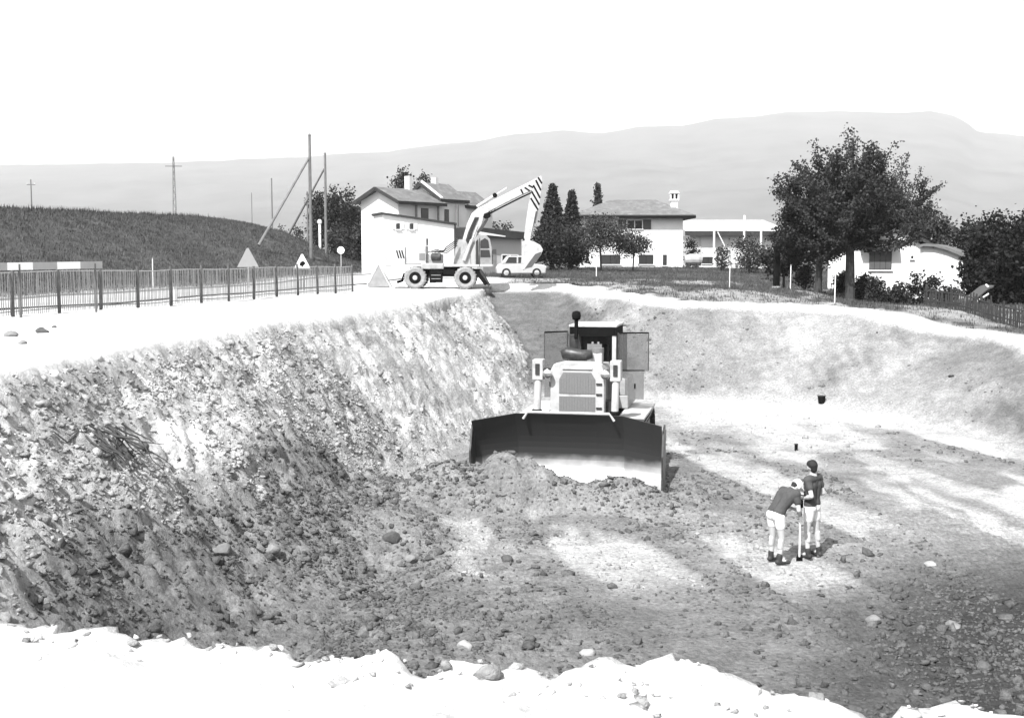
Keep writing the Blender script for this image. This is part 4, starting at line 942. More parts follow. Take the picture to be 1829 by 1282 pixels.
    v, f = leaves(C, nleaf, size, (spr, spr, spr * .8))
    keep = v.reshape(-1, 4, 3)[:, :, 2].min(1) > .0
    v = v.reshape(-1, 4, 3)[keep].reshape(-1, 3); f = np.arange(len(v)).reshape(-1, 4)
    tb.build('trunk', bark, o)
    if lb.v: lb.build('limbs', bark, o)
    np_mesh('crown', v, f, leaf_mat('foliage_%03d' % int(lv * 1000), lv * .62), o)
    return o
def tree_px(name, label, px, ybase, ytop, Y, halfw, style, nclump, nleaf, size, lv, low=.25, **k):
    b = at(px, ybase, Y); g = hz(b.x, Y); H = at(px, ytop, Y).z - g; r = halfw / F_PX * Y
    return tree(name, label, (b.x, Y, g), H, r, k.pop('ry', r), H * low, style, nclump, nleaf, size, lv, **k)
# big feathery trees before the bungalow
tree_px('broadleaf_tree', 'tall feathery tree with thick trunk in front of the white bungalow', 1519, 508, 262, 61, 118, 'branchy', 84, 24, .13, .055, .36, seed=3, trunk_r=.27)
tree_px('broadleaf_tree', 'feathery tree with thin trunk leaning over the left of the bungalow', 1462, 505, 320, 63, 82, 'branchy', 50, 24, .13, .05, .3, seed=5, trunk_r=.2)
tree_px('broadleaf_tree', 'slender tree with bare upward twigs rising behind the bungalow roof', 1612, 500, 296, 80, 62, 'branchy', 34, 16, .13, .06, .45, seed=8, trunk_r=.17)
tree_px('small_tree', 'low spreading tree at the left edge of the feathery trees', 1400, 498, 400, 66, 36, 'branchy', 30, 22, .13, .055, .3, seed=9)
# conifers and orchard in front of the hip-roofed house
tree_px('conifer_tree', 'pointed dark spruce left of the hip-roofed house', 987, 470, 333, 96, 44, 'conifer', 110, 24, .19, .045, .15, seed=4)
tree_px('conifer_tree', 'blunt bushy conifer between spruce and hip-roofed house', 1021, 470, 344, 99, 32, 'conifer', 90, 26, .19, .05, .15, seed=6)
tree_px('garden_shrub', 'dark rounded shrub below the spruce', 982, 472, 398, 90, 34, 'clump', 60, 90, .16, .04, .05, seed=2, cat='shrub')
tree_px('garden_shrub', 'dark shrub beside the left corner of the hip-roofed house', 1018, 472, 392, 92, 32, 'clump', 60, 90, .16, .045, .05, seed=12, cat='shrub')
tree_px('fruit_tree', 'loose fruit tree in front of the hip-roofed house wall', 1074, 482, 394, 88, 44, 'clump', 70, 80, .14, .075, .45, seed=14)
tree_px('fruit_tree', 'smaller fruit tree under the shuttered upper window', 1130, 480, 418, 90, 32, 'clump', 50, 60, .14, .065, .4, seed=15)
tree_px('garden_shrub', 'shrub at the right corner of the hip-roofed house', 1238, 474, 420, 116, 14, 'clump', 20, 46, .18, .06, .05, seed=16, cat='shrub')
tree_px('garden_shrub', 'spreading shrub in front of the long workshop', 1338, 482, 425, 96, 30, 'clump', 46, 60, .16, .06, .1, seed=17, cat='shrub')
tree_px('garden_shrub', 'small dark shrub beside the workshop brace', 1290, 478, 440, 100, 11, 'clump', 16, 44, .16, .045, .05, seed=18, cat='shrub')
# poplars
for i, (px, yt, hw_, lb) in enumerate(((569, 333, 13, 'narrow dark poplar just right of the tallest pole'), (600, 332, 15, 'broad dark poplar behind the slim white pole'), (622, 341, 15, 'dark poplar right of the slim white pole'), (640, 356, 12, 'shortest dark poplar beside the row house gable'))):
    tree_px('poplar_tree', lb, px, 425, yt, 128 + 3 * i, hw_, 'poplar', 70, 46, .28, .045, .05, seed=30 + i, group='poplars left of the row house')
for i, (px, yt, hw_, Y, lb) in enumerate(((603, 398, 18, 104, 'low bush below the poplars beside the road'), (632, 400, 22, 100, 'rounded dark bush at the foot of the row house gable'), (650, 392, 14, 92, 'bush against the row house gable corner'), (506, 402, 9, 140, 'small far bush left of the tallest pole'), (533, 404, 13, 140, 'low far bush just left of the dark short pole'))):
    tree_px('roadside_bush', lb, px, 432, yt, Y, hw_, 'clump', 26, 46, .2, .05, .02, seed=40 + i, cat='shrub', group='bushes along the far road')
tree_px('broadleaf_tree', 'dark tree top showing behind the row house chimney', 718, 420, 306, 112, 14, 'clump', 26, 50, .26, .05, .6, seed=50)
tree_px('broadleaf_tree', 'small dark tree top right of the second chimney', 757, 420, 317, 112, 12, 'clump', 20, 44, .26, .055, .6, seed=51)
tree_px('conifer_tree', 'thin conifer tip rising behind the hip-roofed house ridge', 1067, 470, 330, 128, 13, 'conifer', 30, 12, .26, .07, .5, seed=52)
tree_px('broadleaf_tree', 'hazy small tree behind the garage roof', 892, 440, 388, 130, 14, 'clump', 20, 40, .26, .08, .3, seed=53)
# dark garden at the right edge
tree_px('broadleaf_tree', 'grey rounded tree behind the curved annex roof', 1670, 500, 383, 88, 34, 'clump', 46, 60, .24, .07, .3, seed=60)
for i, (px, yb, yt, Y, hw_, lv) in enumerate(((1733, 520, 390, 78, 38, .034), (1779, 560, 384, 72, 46, .022), (1829, 570, 382, 70, 50, .018), (1756, 560, 420, 66, 36, .012), (1818, 585, 430, 61, 50, .010))):
    tree_px('garden_tree', ['grey-leaved tree just right of the curved annex roof', 'tall dark tree above the curved canopy', 'tall dark tree at the right edge of the view', 'black-green tree hugging the annex wall', 'black-green tree behind the palings at right'][i], px, yb, yt, Y, hw_, 'clump', 90, 110, .2, lv, .0, seed=70 + i, group='dark garden trees at right')
for i, (px, yb, yt, Y, hw_, lb) in enumerate(((1648, 545, 490, 60, 30, 'leafy bush in front of the annex wall corner'), (1688, 556, 515, 57, 22, 'low bush left of the curved canopy'), (1565, 525, 500, 60, 18, 'low bush under the bungalow window'), (1538, 520, 492, 62, 14, 'small bush behind the big trunk'), (1600, 532, 508, 59, 16, 'low bush between window and annex'), (1435, 505, 470, 65, 13, 'dark bush between the two tree trunks'), (1505, 512, 486, 66, 10, 'dark bush just left of the big trunk'))):
    tree_px('garden_shrub', lb, px, yb, yt, Y, hw_, 'clump', 24, 60, .13, .04, .0, seed=90 + i, cat='shrub', group='bushes along the bungalow')
# shaded trunk under the tree, built as a post with its shade painted black
dpp = at(1387, 490, 64); DP = thing('shaded_trunk', (dpp.x, 64, hz(dpp.x, 64)), 0, 'thick shaded trunk, shade painted black, at the left edge of the feathery trees', 'post')
MB().bx(-.16, .16, -.14, .14, -.3, at(1387, 440, 64).z - DP.location.z).build('shaft', black, DP, .02); MB().bx(-.2, .2, -.18, .18, -.3, .12).build('footing', pl_g, DP, .02)
# paling fence with curved canopy at the far right
pal = mat('grey_paling', .035, .9, .4, 4)
q0 = at(1650, 549, 54.5); q1 = at(1832, 596, 45.0); PF = thing('paling_fence', (q0.x, q0.y, 0), 0, 'ragged grey garden paling fence in front of the dark trees at right', 'fence')
nP = 56; pl0 = MB().box((0, 0, .42), (.1, .022, .95)).build('paling', pal, PF)
for k in range(nP):
    o = pl0 if k == 0 else pl0.copy()
    if k: COL.objects.link(o)
    t = (k + .3 * rnd.random()) / nP; p = q0.lerp(q1, t); o.location = (p.x - q0.x, p.y - q0.y, hz(p.x, p.y)); o.rotation_euler = (rnd.uniform(-.05, .05), rnd.uniform(-.12, .12), math.atan2(q1.y - q0.y, q1.x - q0.x)); o.scale = (rnd.uniform(.7, 1.2), 1, rnd.uniform(.65, 1.15))
for h_ in (.25, .7): MB().tube([(q0.lerp(q1, t).x - q0.x + .01, q0.lerp(q1, t).y - q0.y + .04, hz(q0.lerp(q1, t).x, q0.lerp(q1, t).y) + h_) for t in np.linspace(0, 1, 9)], .03, 5).build('rail', pal, PF)
cpn = at(1742, 545, 55); CP = thing('curved_canopy', (cpn.x, 55, hz(cpn.x, 55)), 0, 'dark curved sheet canopy tilted on posts above the paling fence', 'canopy')
def cpp(px, py): p = at(px, py, 55); return (p.x - cpn.x, p.z - CP.location.z)
cc = [cpp(*p) for p in ((1710, 541), (1722, 540), (1735, 534), (1748, 524), (1758, 516), (1766, 513))]
MB().prism(cc + [(p[0] + .05, p[1] + .1) for p in reversed(cc)], 1, -.5, .7).build('sheet', mat('dark_sheet_metal', .06, .5, .2), CP)
MB().bar((cc[2][0], -.53, cc[2][1] - .12), (cc[4][0], -.53, cc[4][1] - .2), .04, .06).build('edge_bar', wframe, CP)
MB().tube([(cc[4][0] + .05, -.3, cc[4][1] + .12), (cc[5][0], .3, cc[5][1] + .1)], .05, 8).build('ridge_tube', signw, CP)
for p in (cc[1], cc[4]):
    for y in (-.4, .6): MB().tube([(p[0], y, -.2), (p[0], y, p[1])], .035, 6).build('post', tile_d, CP)

# ------------------------------------------------------------------ road behind the fence
def strip(name, n0, n1, s0, s1, lift, m, thick=0.0, ds=2.0):
    ss_ = np.arange(s0, s1 + .01, ds); ns_ = np.linspace(n0, n1, 5); P = []
    for a in ss_:
        for b in ns_: q = EMB0 + EMT * a + EMN * b; P.append((q[0], q[1]))
    P = np.array(P); z = terrain(P[:, 0], P[:, 1])[0] + lift; c = len(ns_)
    i = (np.arange(len(ss_) - 1)[:, None] * c + np.arange(c - 1)[None, :]).ravel()
    return tag(np_mesh(name, np.column_stack([P, z]), np.column_stack([i, i + c, i + c + 1, i + 1]), m, smooth=True), kind='structure')
strip('road', -7.2, -2.0, -70, 62, .06, mat('road_asphalt', .36, .9, .15, .6, .1, 30))
kb = MB()
kp = []
for a in np.arange(-70, 62.1, 2.0):
    q = EMB0 + EMT * a + EMN * -1.9; kp.append((q[0], q[1], hz(q[0], q[1])))
for p, q in zip(kp[:-1], kp[1:]): kb.bar((p[0], p[1], p[2] + .04), (q[0], q[1], q[2] + .04), .16, .2)
tag(kb.build('road_kerb', mat('kerb_concrete', .42, .9, .1)), kind='structure')

# ------------------------------------------------------------------ grass, crop, clods
def scatter(n, box, dens):
    x = nr.uniform(box[0], box[1], n); y = nr.uniform(box[2], box[3], n); z, t, d = terrain(x, y)
    k = nr.uniform(0, 1, n) < dens(x, y, z, t, d); return x[k], y[k], z[k], t[k]
def tufts(name, x, y, z, h, nb, spread, v, label, cat):
    m = len(x); P = np.repeat(np.column_stack([x, y, z]), nb, 0); M_n = len(P)
    hh = np.repeat(h * nr.uniform(.5, 1.3, m), nb) * nr.uniform(.6, 1.1, M_n); a = nr.uniform(0, 6.283, M_n); ln = nr.uniform(.1, .6, M_n) * hh
    base = P + np.column_stack([nr.normal(0, spread, M_n), nr.normal(0, spread, M_n), np.full(M_n, -.02)])
    w = .06 * hh + .008
    d = np.column_stack([np.cos(a), np.sin(a), 0 * a]); q = np.column_stack([-np.sin(a), np.cos(a), 0 * a])
    tip = base + d * ln[:, None] + np.column_stack([0 * a, 0 * a, hh])
    v_ = np.stack([base - q * w[:, None], base + q * w[:, None], tip], 1).reshape(-1, 3)
    o = np_mesh(name, v_, np.arange(M_n * 3).reshape(-1, 3), leaf_mat('grass_%03d' % int(v * 1000), v * .8)); tag(o, label, cat, kind='stuff'); return o
x, y, z, t = scatter(90000, (-45, -9, 38, 112), lambda x, y, z, t, d: (d['gmix'] > .5) * ss(-1, 1, d['n']) * ss(14, 11, d['n']) * (d['s'] < 58))
tufts('embankment_grass', x, y, z, .17, 7, .16, .085, 'rough dark grass covering the embankment behind the road', 'grass')
x, y, z, t = scatter(60000, (-3, 34, 36, 108), lambda x, y, z, t, d: d['gmix'] * ss(.35, .8, d['gmix']) * .8)
tufts('meadow_grass', x, y, z, .16, 5, .1, .09, 'short rough grass on the rim between pit and houses', 'grass')
x, y, z, t = scatter(30000, (-90, -12, 44, 112), lambda x, y, z, t, d: ss(10, 10.6, d['n']) * ss(15.5, 14.5, d['n']) * (d['s'] < 46) * (d['s'] > -25))
tufts('field_crop', x, y, z, .36, 12, .25, .05, 'leafy crop growing along the top of the embankment', 'crop')

# clods of broken soil
phi = (1 + 5 ** .5) / 2
ICO = np.array([(-1, phi, 0), (1, phi, 0), (-1, -phi, 0), (1, -phi, 0), (0, -1, phi), (0, 1, phi), (0, -1, -phi), (0, 1, -phi), (phi, 0, -1), (phi, 0, 1), (-phi, 0, -1), (-phi, 0, 1)]) / 1.9
ICF = np.array([(0, 11, 5), (0, 5, 1), (0, 1, 7), (0, 7, 10), (0, 10, 11), (1, 5, 9), (5, 11, 4), (11, 10, 2), (10, 7, 6), (7, 1, 8), (3, 9, 4), (3, 4, 2), (3, 2, 6), (3, 6, 8), (3, 8, 9), (4, 9, 5), (2, 4, 11), (6, 2, 10), (8, 6, 7), (9, 8, 1)])
def clods(name, x, y, z, r, m, sink=.1):
    n = len(x); v = np.repeat(ICO[None], n, 0) * nr.uniform(.35, 1.3, (n, 12, 1)) * (r[:, None, None] * nr.uniform(.5, 1.5, (n, 1, 3)))
    a = nr.uniform(0, 6.28, n); c, s_ = np.cos(a)[:, None], np.sin(a)[:, None]
    vx = v[:, :, 0] * c - v[:, :, 1] * s_; vy = v[:, :, 0] * s_ + v[:, :, 1] * c
    v = np.stack([vx + x[:, None], vy + y[:, None], v[:, :, 2] * .75 + (z + r * sink)[:, None]], 2).reshape(-1, 3)
    f = (np.arange(n)[:, None, None] * 12 + ICF[None]).reshape(-1, 3)
    return np_mesh(name, v, f, m)
def clod_dens(x, y, z, t, d):
    cl = .22 + .78 * ss(.30, .72, vn(x / 1.1, y / 1.6, 201) * .6 + vn(x / .35, y / .5, 203) * .4)
    b = d['onbank'] * ss(9, 3, x) * .9 + d['onbank'] * ss(3, 9, x) * .12
    f = d['isfloor'] * d['ins'] * (.26 * (1 - .6 * d['band']) + .8 * ss(22, 18, y) * ss(2, -3, x) + .95 * ss(3.5, 7, x + .35 * (16 - y)) * ss(23, 17, y))
    hp = 0
    for hx, hy, rx_, ry_, hh in HEAPS: hp = np.maximum(hp, ss(1.5, .9, np.hypot((x - hx) / rx_, (y - hy) / ry_)))
    edge = ss(-.45, -.05, d['sd']) * ss(.5, .1, d['sd']) * ss(12, 6, y) * 1.4 + .03 * ss(8, 6, y)
    return np.clip(cl * (b + f + .6 * hp) + edge * cl * .5, 0, 1) * ss(60, 50, y)
soilc = soil_mat('soil_clods', False, .36); soild = soil_mat('damp_soil_clods', False, .125); soilp = soil_mat('pale_soil_clods', False, .5)
x1, y1, z1, t1 = scatter(130000, (-9.5, 8, 6, 30), clod_dens)
x2, y2, z2, t2 = scatter(50000, (-8, 16, 30, 56), clod_dens)
x3, y3, z3, t3 = scatter(9000, (-4, 4, 3.6, 6), clod_dens)
x = np.concatenate([x1, x2, x3]); y = np.concatenate([y1, y2, y3]); z = np.concatenate([z1, z2, z3]); t = np.concatenate([t1, t2, t3])
r = .02 + .022 * nr.pareto(3.0, len(x)).clip(0, 4); r = np.where((y < 8) & (z > -.6), r * .55, r)
dk = (t < .25); pa_ = t > .44
for nm, k, m, lb in (('dry_clods', ~dk & ~pa_, soilc, 'dry grey clods of soil strewn over the pit banks'), ('damp_clods', dk, soild, 'dark damp clods of soil strewn over the pit floor and spoil heaps'), ('pale_clods', pa_, soilp, 'pale crumbs of dry soil along the rims')):
    tag(clods(nm, x[k], y[k], z[k], r[k], m), lb, 'soil', kind='stuff')

# separate stones one can point to
def stone(px, py, zg, r, m, label, sq=.7, seed=0):
    if zg is None:                                   # march along the ray to the ground
        d_ = ray(px, py); tt = np.linspace(3, 90, 2600); X = d_[0] * tt; Y = d_[1] * tt; Zr = EYE + d_[2] * tt
        zt = terrain(X, Y)[0]; i = int(np.argmax(zt > Zr)); p = (X[i], Y[i], zt[i])
    else: q = gnd(px, py, zg); p = (q.x, q.y, hz(q.x, q.y))
    bm = bmesh.new(); bmesh.ops.create_icosphere(bm, subdivisions=3, radius=1)
    R_ = np.random.default_rng(seed + 100); pl = R_.normal(0, 1, (9, 3)); pl /= np.linalg.norm(pl, axis=1)[:, None]; of = R_.uniform(.55, .9, 9)
    for v in bm.verts:
        c = np.array(v.co)
        for n_, o_ in zip(pl, of):
            e = c @ n_ - o_
            if e > 0: c = c - n_ * e * .9
        c += .03 * math.sin(c[0] * 9 + seed) * math.cos(c[1] * 7); v.co = Vector(c) * r
        v.co.z *= sq
    me = bpy.data.meshes.new('stone'); bm.to_mesh(me); bm.free(); me.materials.append(m)
    o = bpy.data.objects.new('stone', me); COL.objects.link(o); o.location = (p[0], p[1], p[2] + r * sq * .12); tag(o, label, 'stone', 'loose stones around the pit'); return o
st_d = mat('dark_stone', .07, .9, .3, 6, .4, 20); st_g = mat('grey_stone', .17, .9, .25, 6, .4, 20); st_p = mat('pale_stone', .27, .9, .15, 6, .3, 20)
for i, a in enumerate(((75, 592, 0, .16, st_d, 'dark stone on the pale strip below the left fence end'), (97, 585, 0, .07, st_d, 'small dark stone right of the larger dark stone on the pale strip'), (743, 516, 0, .22, st_p, 'pale round boulder in front of the excavator wheel'), (395, 985, None, .17, st_g, 'grey boulder half buried low on the left bank'), (487, 982, None, .15, st_g, 'grey stone right of the half-buried boulder'), (1048, 1170, None, .12, st_p, 'pale stone in the dark soil near the bottom middle'), (832, 1156, None, .13, st_p, 'large pale stone at the near edge of the pit'), (700, 965, None, .18, st_d, 'dark lump in the spoil left of the middle'), (735, 1000, None, .16, st_g, 'grey block beside the dark lump in the spoil'), (250, 800, None, .14, st_d, 'dark stone beside the exposed roots on the bank'), (1465, 955, None, .06, st_g, 'small stone behind the standing man'), (1660, 1010, None, .12, st_p, 'pale stone in the dark soil at lower right'), (1700, 1120, None, .13, st_g, 'grey stone low in the dark right corner'), (1560, 1110, None, .12, st_g, 'grey stone in the dark soil right of middle'), (905, 1000, None, .12, st_d, 'dark stone where bank spoil meets the floor'), (20, 600, 0, .15, st_g, 'grey stone at the foot of the first fence post'), (40, 612, 0, .09, st_g, 'small grey stone below the first fence post'))):
    stone(*a, seed=i)
# exposed roots on the left bank
d_ = ray(180, 790); tt = np.linspace(5, 40, 1500); zt = terrain(d_[0] * tt, d_[1] * tt)[0]; i = int(np.argmax(zt > EYE + d_[2] * tt)); rp = Vector((d_[0] * tt[i], d_[1] * tt[i], zt[i]))
RT = thing('exposed_roots', rp, 0, 'dark tangle of exposed roots hanging on the left bank', 'roots'); rm_ = mat('root_bark', .05, .9, .3, 8)
for k in range(26):
    L = rnd.uniform(.5, 1.2); p = Vector((rnd.uniform(-.3, .3), rnd.uniform(-.5, .3), rnd.uniform(.05, .25))); pts = [p]; dd = Vector((rnd.uniform(.2, .8), rnd.uniform(-.9, .2), -.5)).normalized()
    for j in range(5):
        dd = (dd + Vector((rnd.uniform(-.5, .5), rnd.uniform(-.5, .5), rnd.uniform(-.4, .3)))).normalized(); p = p + dd * L / 5
        gx, gy = p.x + rp.x, p.y + rp.y; p.z = max(p.z, hz(gx, gy) - rp.z + .02); pts.append(p.copy())
    MB().tube(pts, [.02, .017, .014, .011, .008, .004], 6).build('root', rm_, RT)

# bucket, stake on the pit floor
bq = gnd(1467, 724, FLOOR); BK = thing('bucket', (bq.x, bq.y, hz(bq.x, bq.y)), 0, 'small black bucket standing at the foot of the far bank', 'bucket')
MB().lathe([(.11, 0), (.145, .27), (.13, .27), (.1, .03)], (0, 0, 0), 2, 18).build('pail', black, BK); MB().lathe([(.15, .255), (.155, .28), (.14, .28)], (0, 0, 0), 2, 18).build('rim', steel, BK)
MB().tube([(.145 * math.cos(a), .02, .27 + .1 * math.sin(a)) for a in np.linspace(0, math.pi, 9)], .006, 5).build('handle', steel, BK)
sq_ = gnd(1422, 803, FLOOR); SK = thing('marker_peg', (sq_.x, sq_.y, hz(sq_.x, sq_.y)), 0, 'short black marker peg upright on the pit floor behind the men', 'peg')
MB().bx(-.04, .04, -.04, .04, -.1, .17).build('shaft', black, SK, .008); MB().bx(-.05, .05, -.05, .05, .171, .2).build('head', steel, SK, .008)

# ------------------------------------------------------------------ people
def capsule(mb, a, b, r0, r1, n=14):
    a = Vector(a); b = Vector(b); d = (b - a); L = d.length
    dn = d.normalized() if L > 1e-6 else Vector((0, 0, 1)); pts = []; rs = []
    for k in range(5):
        t = math.pi / 2 * (1 - k / 5); pts.append(a - dn * r0 * math.sin(t) * .999); rs.append(max(.002, r0 * math.cos(t)))
    pts.append(a); rs.append(r0); pts.append(b); rs.append(r1)
    for k in range(1, 6):
        t = math.pi / 2 * k / 5; pts.append(b + dn * r1 * math.sin(t) * .999); rs.append(max(.002, r1 * math.cos(t)))
    mb.tube(pts, rs, n)
def organic(mb, name, m, parent, vox=.011, smooth=3):
    o = mb.build(name, m, parent)
    rm = o.modifiers.new('remesh', 'REMESH'); rm.mode = 'VOXEL'; rm.voxel_size = vox; rm.use_smooth_shade = True
    sm = o.modifiers.new('smooth', 'SMOOTH'); sm.factor = .5; sm.iterations = smooth
    return o
skin = mat('skin', .4, .6, .06, 8, spec=.3); tee = mat('dark_tee_shirt', .055, .9, .2, 12, .15, 30); shorts = mat('white_shorts', .72, .9, .06, 10, .2, 25); hairm = mat('dark_hair', .015, .7, .4, 60, .5, 120); boot = mat('dark_boot', .03, .7, .3, 10); capm = mat('white_cap', .75, .9, .05); sock = mat('pale_sock', .5, .9, .1, 30)
def hand(mb, w, fw, pd, curl=.6):
    # w wrist, fw finger direction, pd palm normal
    w = Vector(w); fw = Vector(fw).normalized(); pd = Vector(pd); pd = (pd - fw * pd.dot(fw)).normalized(); sd_ = fw.cross(pd)
    for q in (-.026, 0, .026): capsule(mb, w + sd_ * q * .6, w + fw * .075 + sd_ * q, .018, .016, 8)
    for i, (q, L) in enumerate(((-.033, .062), (-.011, .072), (.011, .068), (.033, .052))):
        p0 = w + fw * .085 + sd_ * q; p1 = p0 + (fw * (1 - curl * .35) + pd * curl * .7).normalized() * L * .55; p2 = p1 + (fw * (.55 - curl * .6) + pd * (.5 + curl * .5)).normalized() * L * .5
        capsule(mb, p0, p1, .0105, .0095, 8); capsule(mb, p1, p2, .0095, .0085, 8)
    t0 = w + fw * .025 - sd_ * .03; t1 = t0 + (fw * .6 - sd_ * .6 + pd * .4).normalized() * .045; t2 = t1 + (fw * .8 + pd * .5).normalized() * .03
    capsule(mb, t0, t1, .014, .012, 8); capsule(mb, t1, t2, .012, .009, 8)
def head(mb, c, fwd, up):
    c = Vector(c); f = Vector(fwd).normalized(); u = Vector(up); u = (u - f * u.dot(f)).normalized(); s_ = f.cross(u)
    capsule(mb, c + u * .03 - f * .02, c + u * .03 + f * .02, .085, .08); capsule(mb, c - u * .04 + f * .035, c - u * .065 + f * .05, .06, .045)
    capsule(mb, c - f * .03, c - f * .02 + u * .02, .082, .082)
    capsule(mb, c + f * .098 + u * .015, c + f * .118 - u * .018, .009, .015, 8)
    for q in (-1, 1):
        capsule(mb, c + s_ * q * .083 - f * .008 + u * .018, c + s_ * q * .084 - f * .004 - u * .022, .014, .01, 8)
        capsule(mb, c + s_ * q * .03 + f * .085 + u * .034, c + s_ * q * .05 + f * .078 + u * .034, .012, .01, 8)
    capsule(mb, c + f * .09 - u * .058 - s_ * .02, c + f * .09 - u * .058 + s_ * .02, .01, .01, 8)
def person(label, loc, face, J, hair, capped=False):
    o = thing('person', loc, math.atan2(face[1], face[0]) - math.pi / 2, label, 'person')
    b = MB(); V_ = Vector
    hd, hf, hu = V_(J['head']), V_(J['hf']), V_(J['hu'])
    head(b, hd, hf, hu); capsule(b, J['neck'], hd - V_(hu) * .05, .06, .055)
    pel, wai, che, nek = V_(J['pelvis']), V_(J['waist']), V_(J['chest']), V_(J['neck'])
    for q in (-.075, .075):
        X = V_((q, 0, 0)); capsule(b, pel + X, wai + X * .85, .105, .092); capsule(b, wai + X * .85, che + X * 1.25, .092, .108)
    shl = [V_(J['shL']), V_(J['shR'])]
    capsule(b, shl[0], shl[1], .075, .075); capsule(b, che, nek, .1, .07)
    ts = MB(); shd = MB()
    for q in (-.075, .075):
        X = V_((q, 0, 0)); lo_ = pel.lerp(wai, .35)
        capsule(ts, lo_ + X, wai + X * .9, .115, .104); capsule(ts, wai + X * .9, che + X * 1.27, .104, .121)
        capsule(shd, pel + X * 1.0 + V_((0, 0, -.02)), pel.lerp(wai, .45) + X * .9, .115, .104)
    capsule(ts, shl[0], shl[1], .086, .086); capsule(ts, che, nek - (nek - che) * .25, .108, .085)
    bts = []
    for side in 'LR':
        sh_, el_, wr_ = V_(J['sh' + side]), V_(J['el' + side]), V_(J['wr' + side])
        capsule(b, sh_, el_, .05, .04); capsule(b, el_, wr_, .041, .027); capsule(b, el_, el_.lerp(wr_, .35), .04, .044)
        hand(b, wr_, J['hand' + side], J['palm' + side])
        capsule(ts, sh_, sh_.lerp(el_, .5), .075, .064)
        hp_, kn_, an_ = V_(J['hip' + side]), V_(J['kn' + side]), V_(J['an' + side])
        capsule(b, hp_, kn_, .088, .056); capsule(b, kn_, an_, .052, .038); capsule(b, kn_.lerp(an_, .12) + V_((0, -.02, 0)), kn_.lerp(an_, .42) + V_((0, -.018, 0)), .05, .05)
        capsule(shd, hp_, hp_.lerp(kn_, .45), .1, .088)
        ft = V_(J['ft' + side]); capsule(b, an_, an_ + ft * .12 + V_((0, 0, -.045)), .04, .032)
        bt = MB(); capsule(bt, an_ + V_((0, 0, .07)), an_ + V_((0, 0, -.02)), .052, .05); capsule(bt, an_ + V_((0, 0, -.045)) - ft * .035, an_ + ft * .17 + V_((0, 0, -.055)), .046, .038); bts.append(bt)
    organic(b, 'body', skin, o, .009, 2); organic(ts, 't_shirt', tee, o, .011); organic(shd, 'shorts', shorts, o, .011)
    for bt in bts: organic(bt, 'boot', boot, o, .01, 2)
    h = MB(); u = hu.normalized(); f = hf.normalized(); s_ = f.cross(u)
    capsule(h, hd + u * .045 - f * .03, hd + u * .05 + f * .02, .093, .08)
    if not capped:
        capsule(h, hd - f * .05 + u * .02, hd - f * .055 - u * .045, .088, .062); capsule(h, hd + u * .085 + f * .04, hd + u * .085 + f * .05, .045, .04)
        for q in (-1, 1): capsule(h, hd + s_ * q * .05 + u * .04, hd + s_ * q * .068 + u * .0, .04, .022)
    else:
        capsule(h, hd - f * .05 + u * .05, hd - f * .05 + u * .02, .088, .08)
        bb = MB(); bb.lathe([(.1, 0), (.1, .012)], (0, 0, 0), 2, 18)
        for k in range(len(bb.v)):
            c = Vector(bb.v[k]); bb.v[k] = tuple(hd + u * (.045 + c.z) + f * (.07 + c.y * .85) + s_ * c.x * .8)
        bb.build('cap_brim', hair, o)
        h2 = MB(); capsule(h2, hd - f * .06 - u * .01, hd - f * .06 - u * .05, .075, .055); organic(h2, 'hair', hairm, o, .011)
    organic(h, 'hair' if not capped else 'cap', hair, o, .011)
    return o
p1 = gnd(1449, 993, FLOOR + .02)
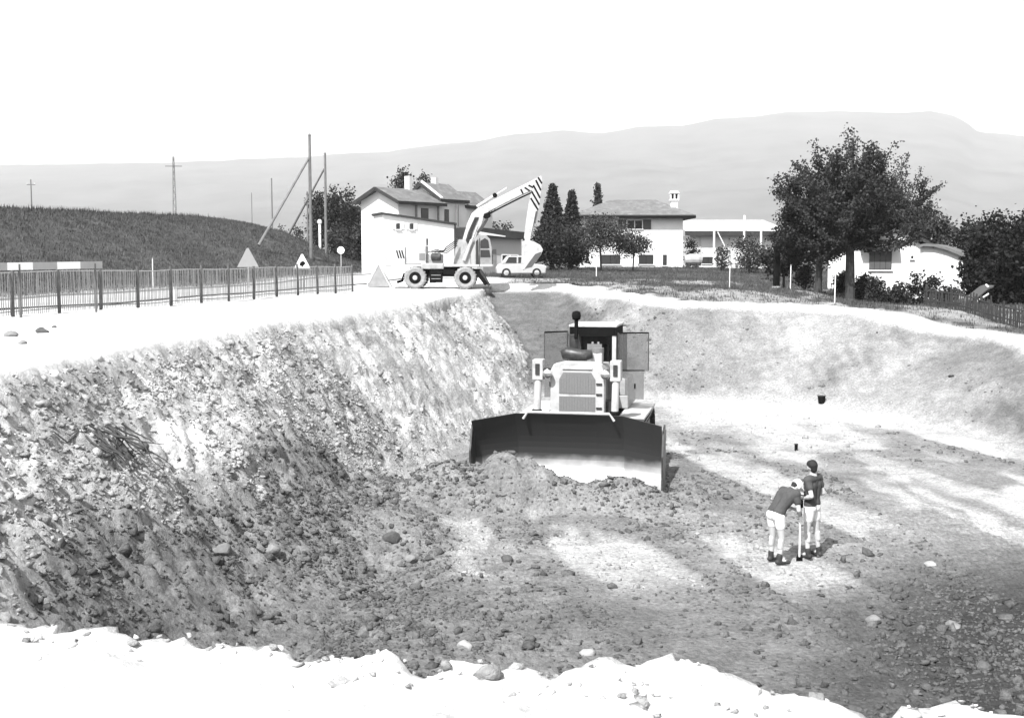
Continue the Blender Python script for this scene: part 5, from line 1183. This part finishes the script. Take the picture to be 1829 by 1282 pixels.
person('dark-haired man in dark t-shirt and white shorts standing with bent arms', (p1.x, p1.y, hz(p1.x, p1.y)), (-.72, .69),
    dict(pelvis=(0, 0, .94), waist=(0, .01, 1.08), chest=(0, .01, 1.32), neck=(0, -.005, 1.51), head=(-.005, .025, 1.655), hf=(.55, 1, -.2), hu=(0, .18, 1), shL=(-.185, -.005, 1.44), shR=(.185, 0, 1.44),
         elL=(-.25, -.12, 1.17), wrL=(-.17, .13, 1.08), handL=(.25, .9, -.05), palmL=(.6, 0, -.8), elR=(.25, -.08, 1.16), wrR=(.12, .2, 1.1), handR=(-.3, .9, 0), palmR=(-.6, 0, -.8),
         hipL=(-.1, 0, .9), hipR=(.1, 0, .9), knL=(-.11, .035, .49), knR=(.13, -.02, .49), anL=(-.12, .0, .085), anR=(.16, -.06, .085), ftL=(-.15, 1, 0), ftR=(.35, .95, 0)), hairm)
p2 = gnd(1388, 1003, FLOOR + .02)
B2 = person('man in white cap, dark t-shirt and white shorts bending over a levelling rod', (p2.x, p2.y, hz(p2.x, p2.y)), (.9, .43),
    dict(pelvis=(0, -.06, .88), waist=(0, .02, 1.0), chest=(0, .17, 1.18), neck=(0, .31, 1.29), head=(0, .41, 1.32), hf=(0, .62, -.8), hu=(0, .8, .6), shL=(-.18, .25, 1.24), shR=(.18, .25, 1.24),
         elL=(-.24, .28, .97), wrL=(-.075, .44, .9), handL=(.7, .6, .1), palmL=(.6, -.2, .3), elR=(.25, .26, .96), wrR=(.075, .42, .82), handR=(-.7, .6, .1), palmR=(-.6, -.2, .3),
         hipL=(-.1, -.05, .85), hipR=(.1, -.05, .85), knL=(-.12, -.01, .47), knR=(.12, .0, .46), anL=(-.14, -.03, .085), anR=(.14, -.06, .085), ftL=(-.25, 1, 0), ftR=(.25, 1, 0)), capm, True)
fx, fy = .9, .43; fl_ = math.hypot(fx, fy); rx0, ry0 = p2.x + fx / fl_ * .5, p2.y + fy / fl_ * .5
RD = thing('levelling_rod', (rx0, ry0, hz(rx0, ry0)), 0, 'thin white levelling rod with dark sight head held by the bending man', 'survey rod')
MB().tube([(0, 0, .02), (0, 0, 1.12)], .016, 10).build('pole', signw, RD); MB().bx(-.05, .05, -.045, .045, -.02, .1).build('foot', black, RD, .01)
sh0 = MB().bx(-.04, .04, -.05, .05, 1.0, 1.14).build('sight_head', black, RD, .01); MB().tube([(-.02, -.09, 1.1), (-.02, .09, 1.1)], .022, 10).build('eyepiece', steel, sh0)
MB().lathe([(.022, .84), (.028, .86), (.028, .92), (.022, .94)], (0, 0, 0), 2, 10).build('clamp', black, RD)
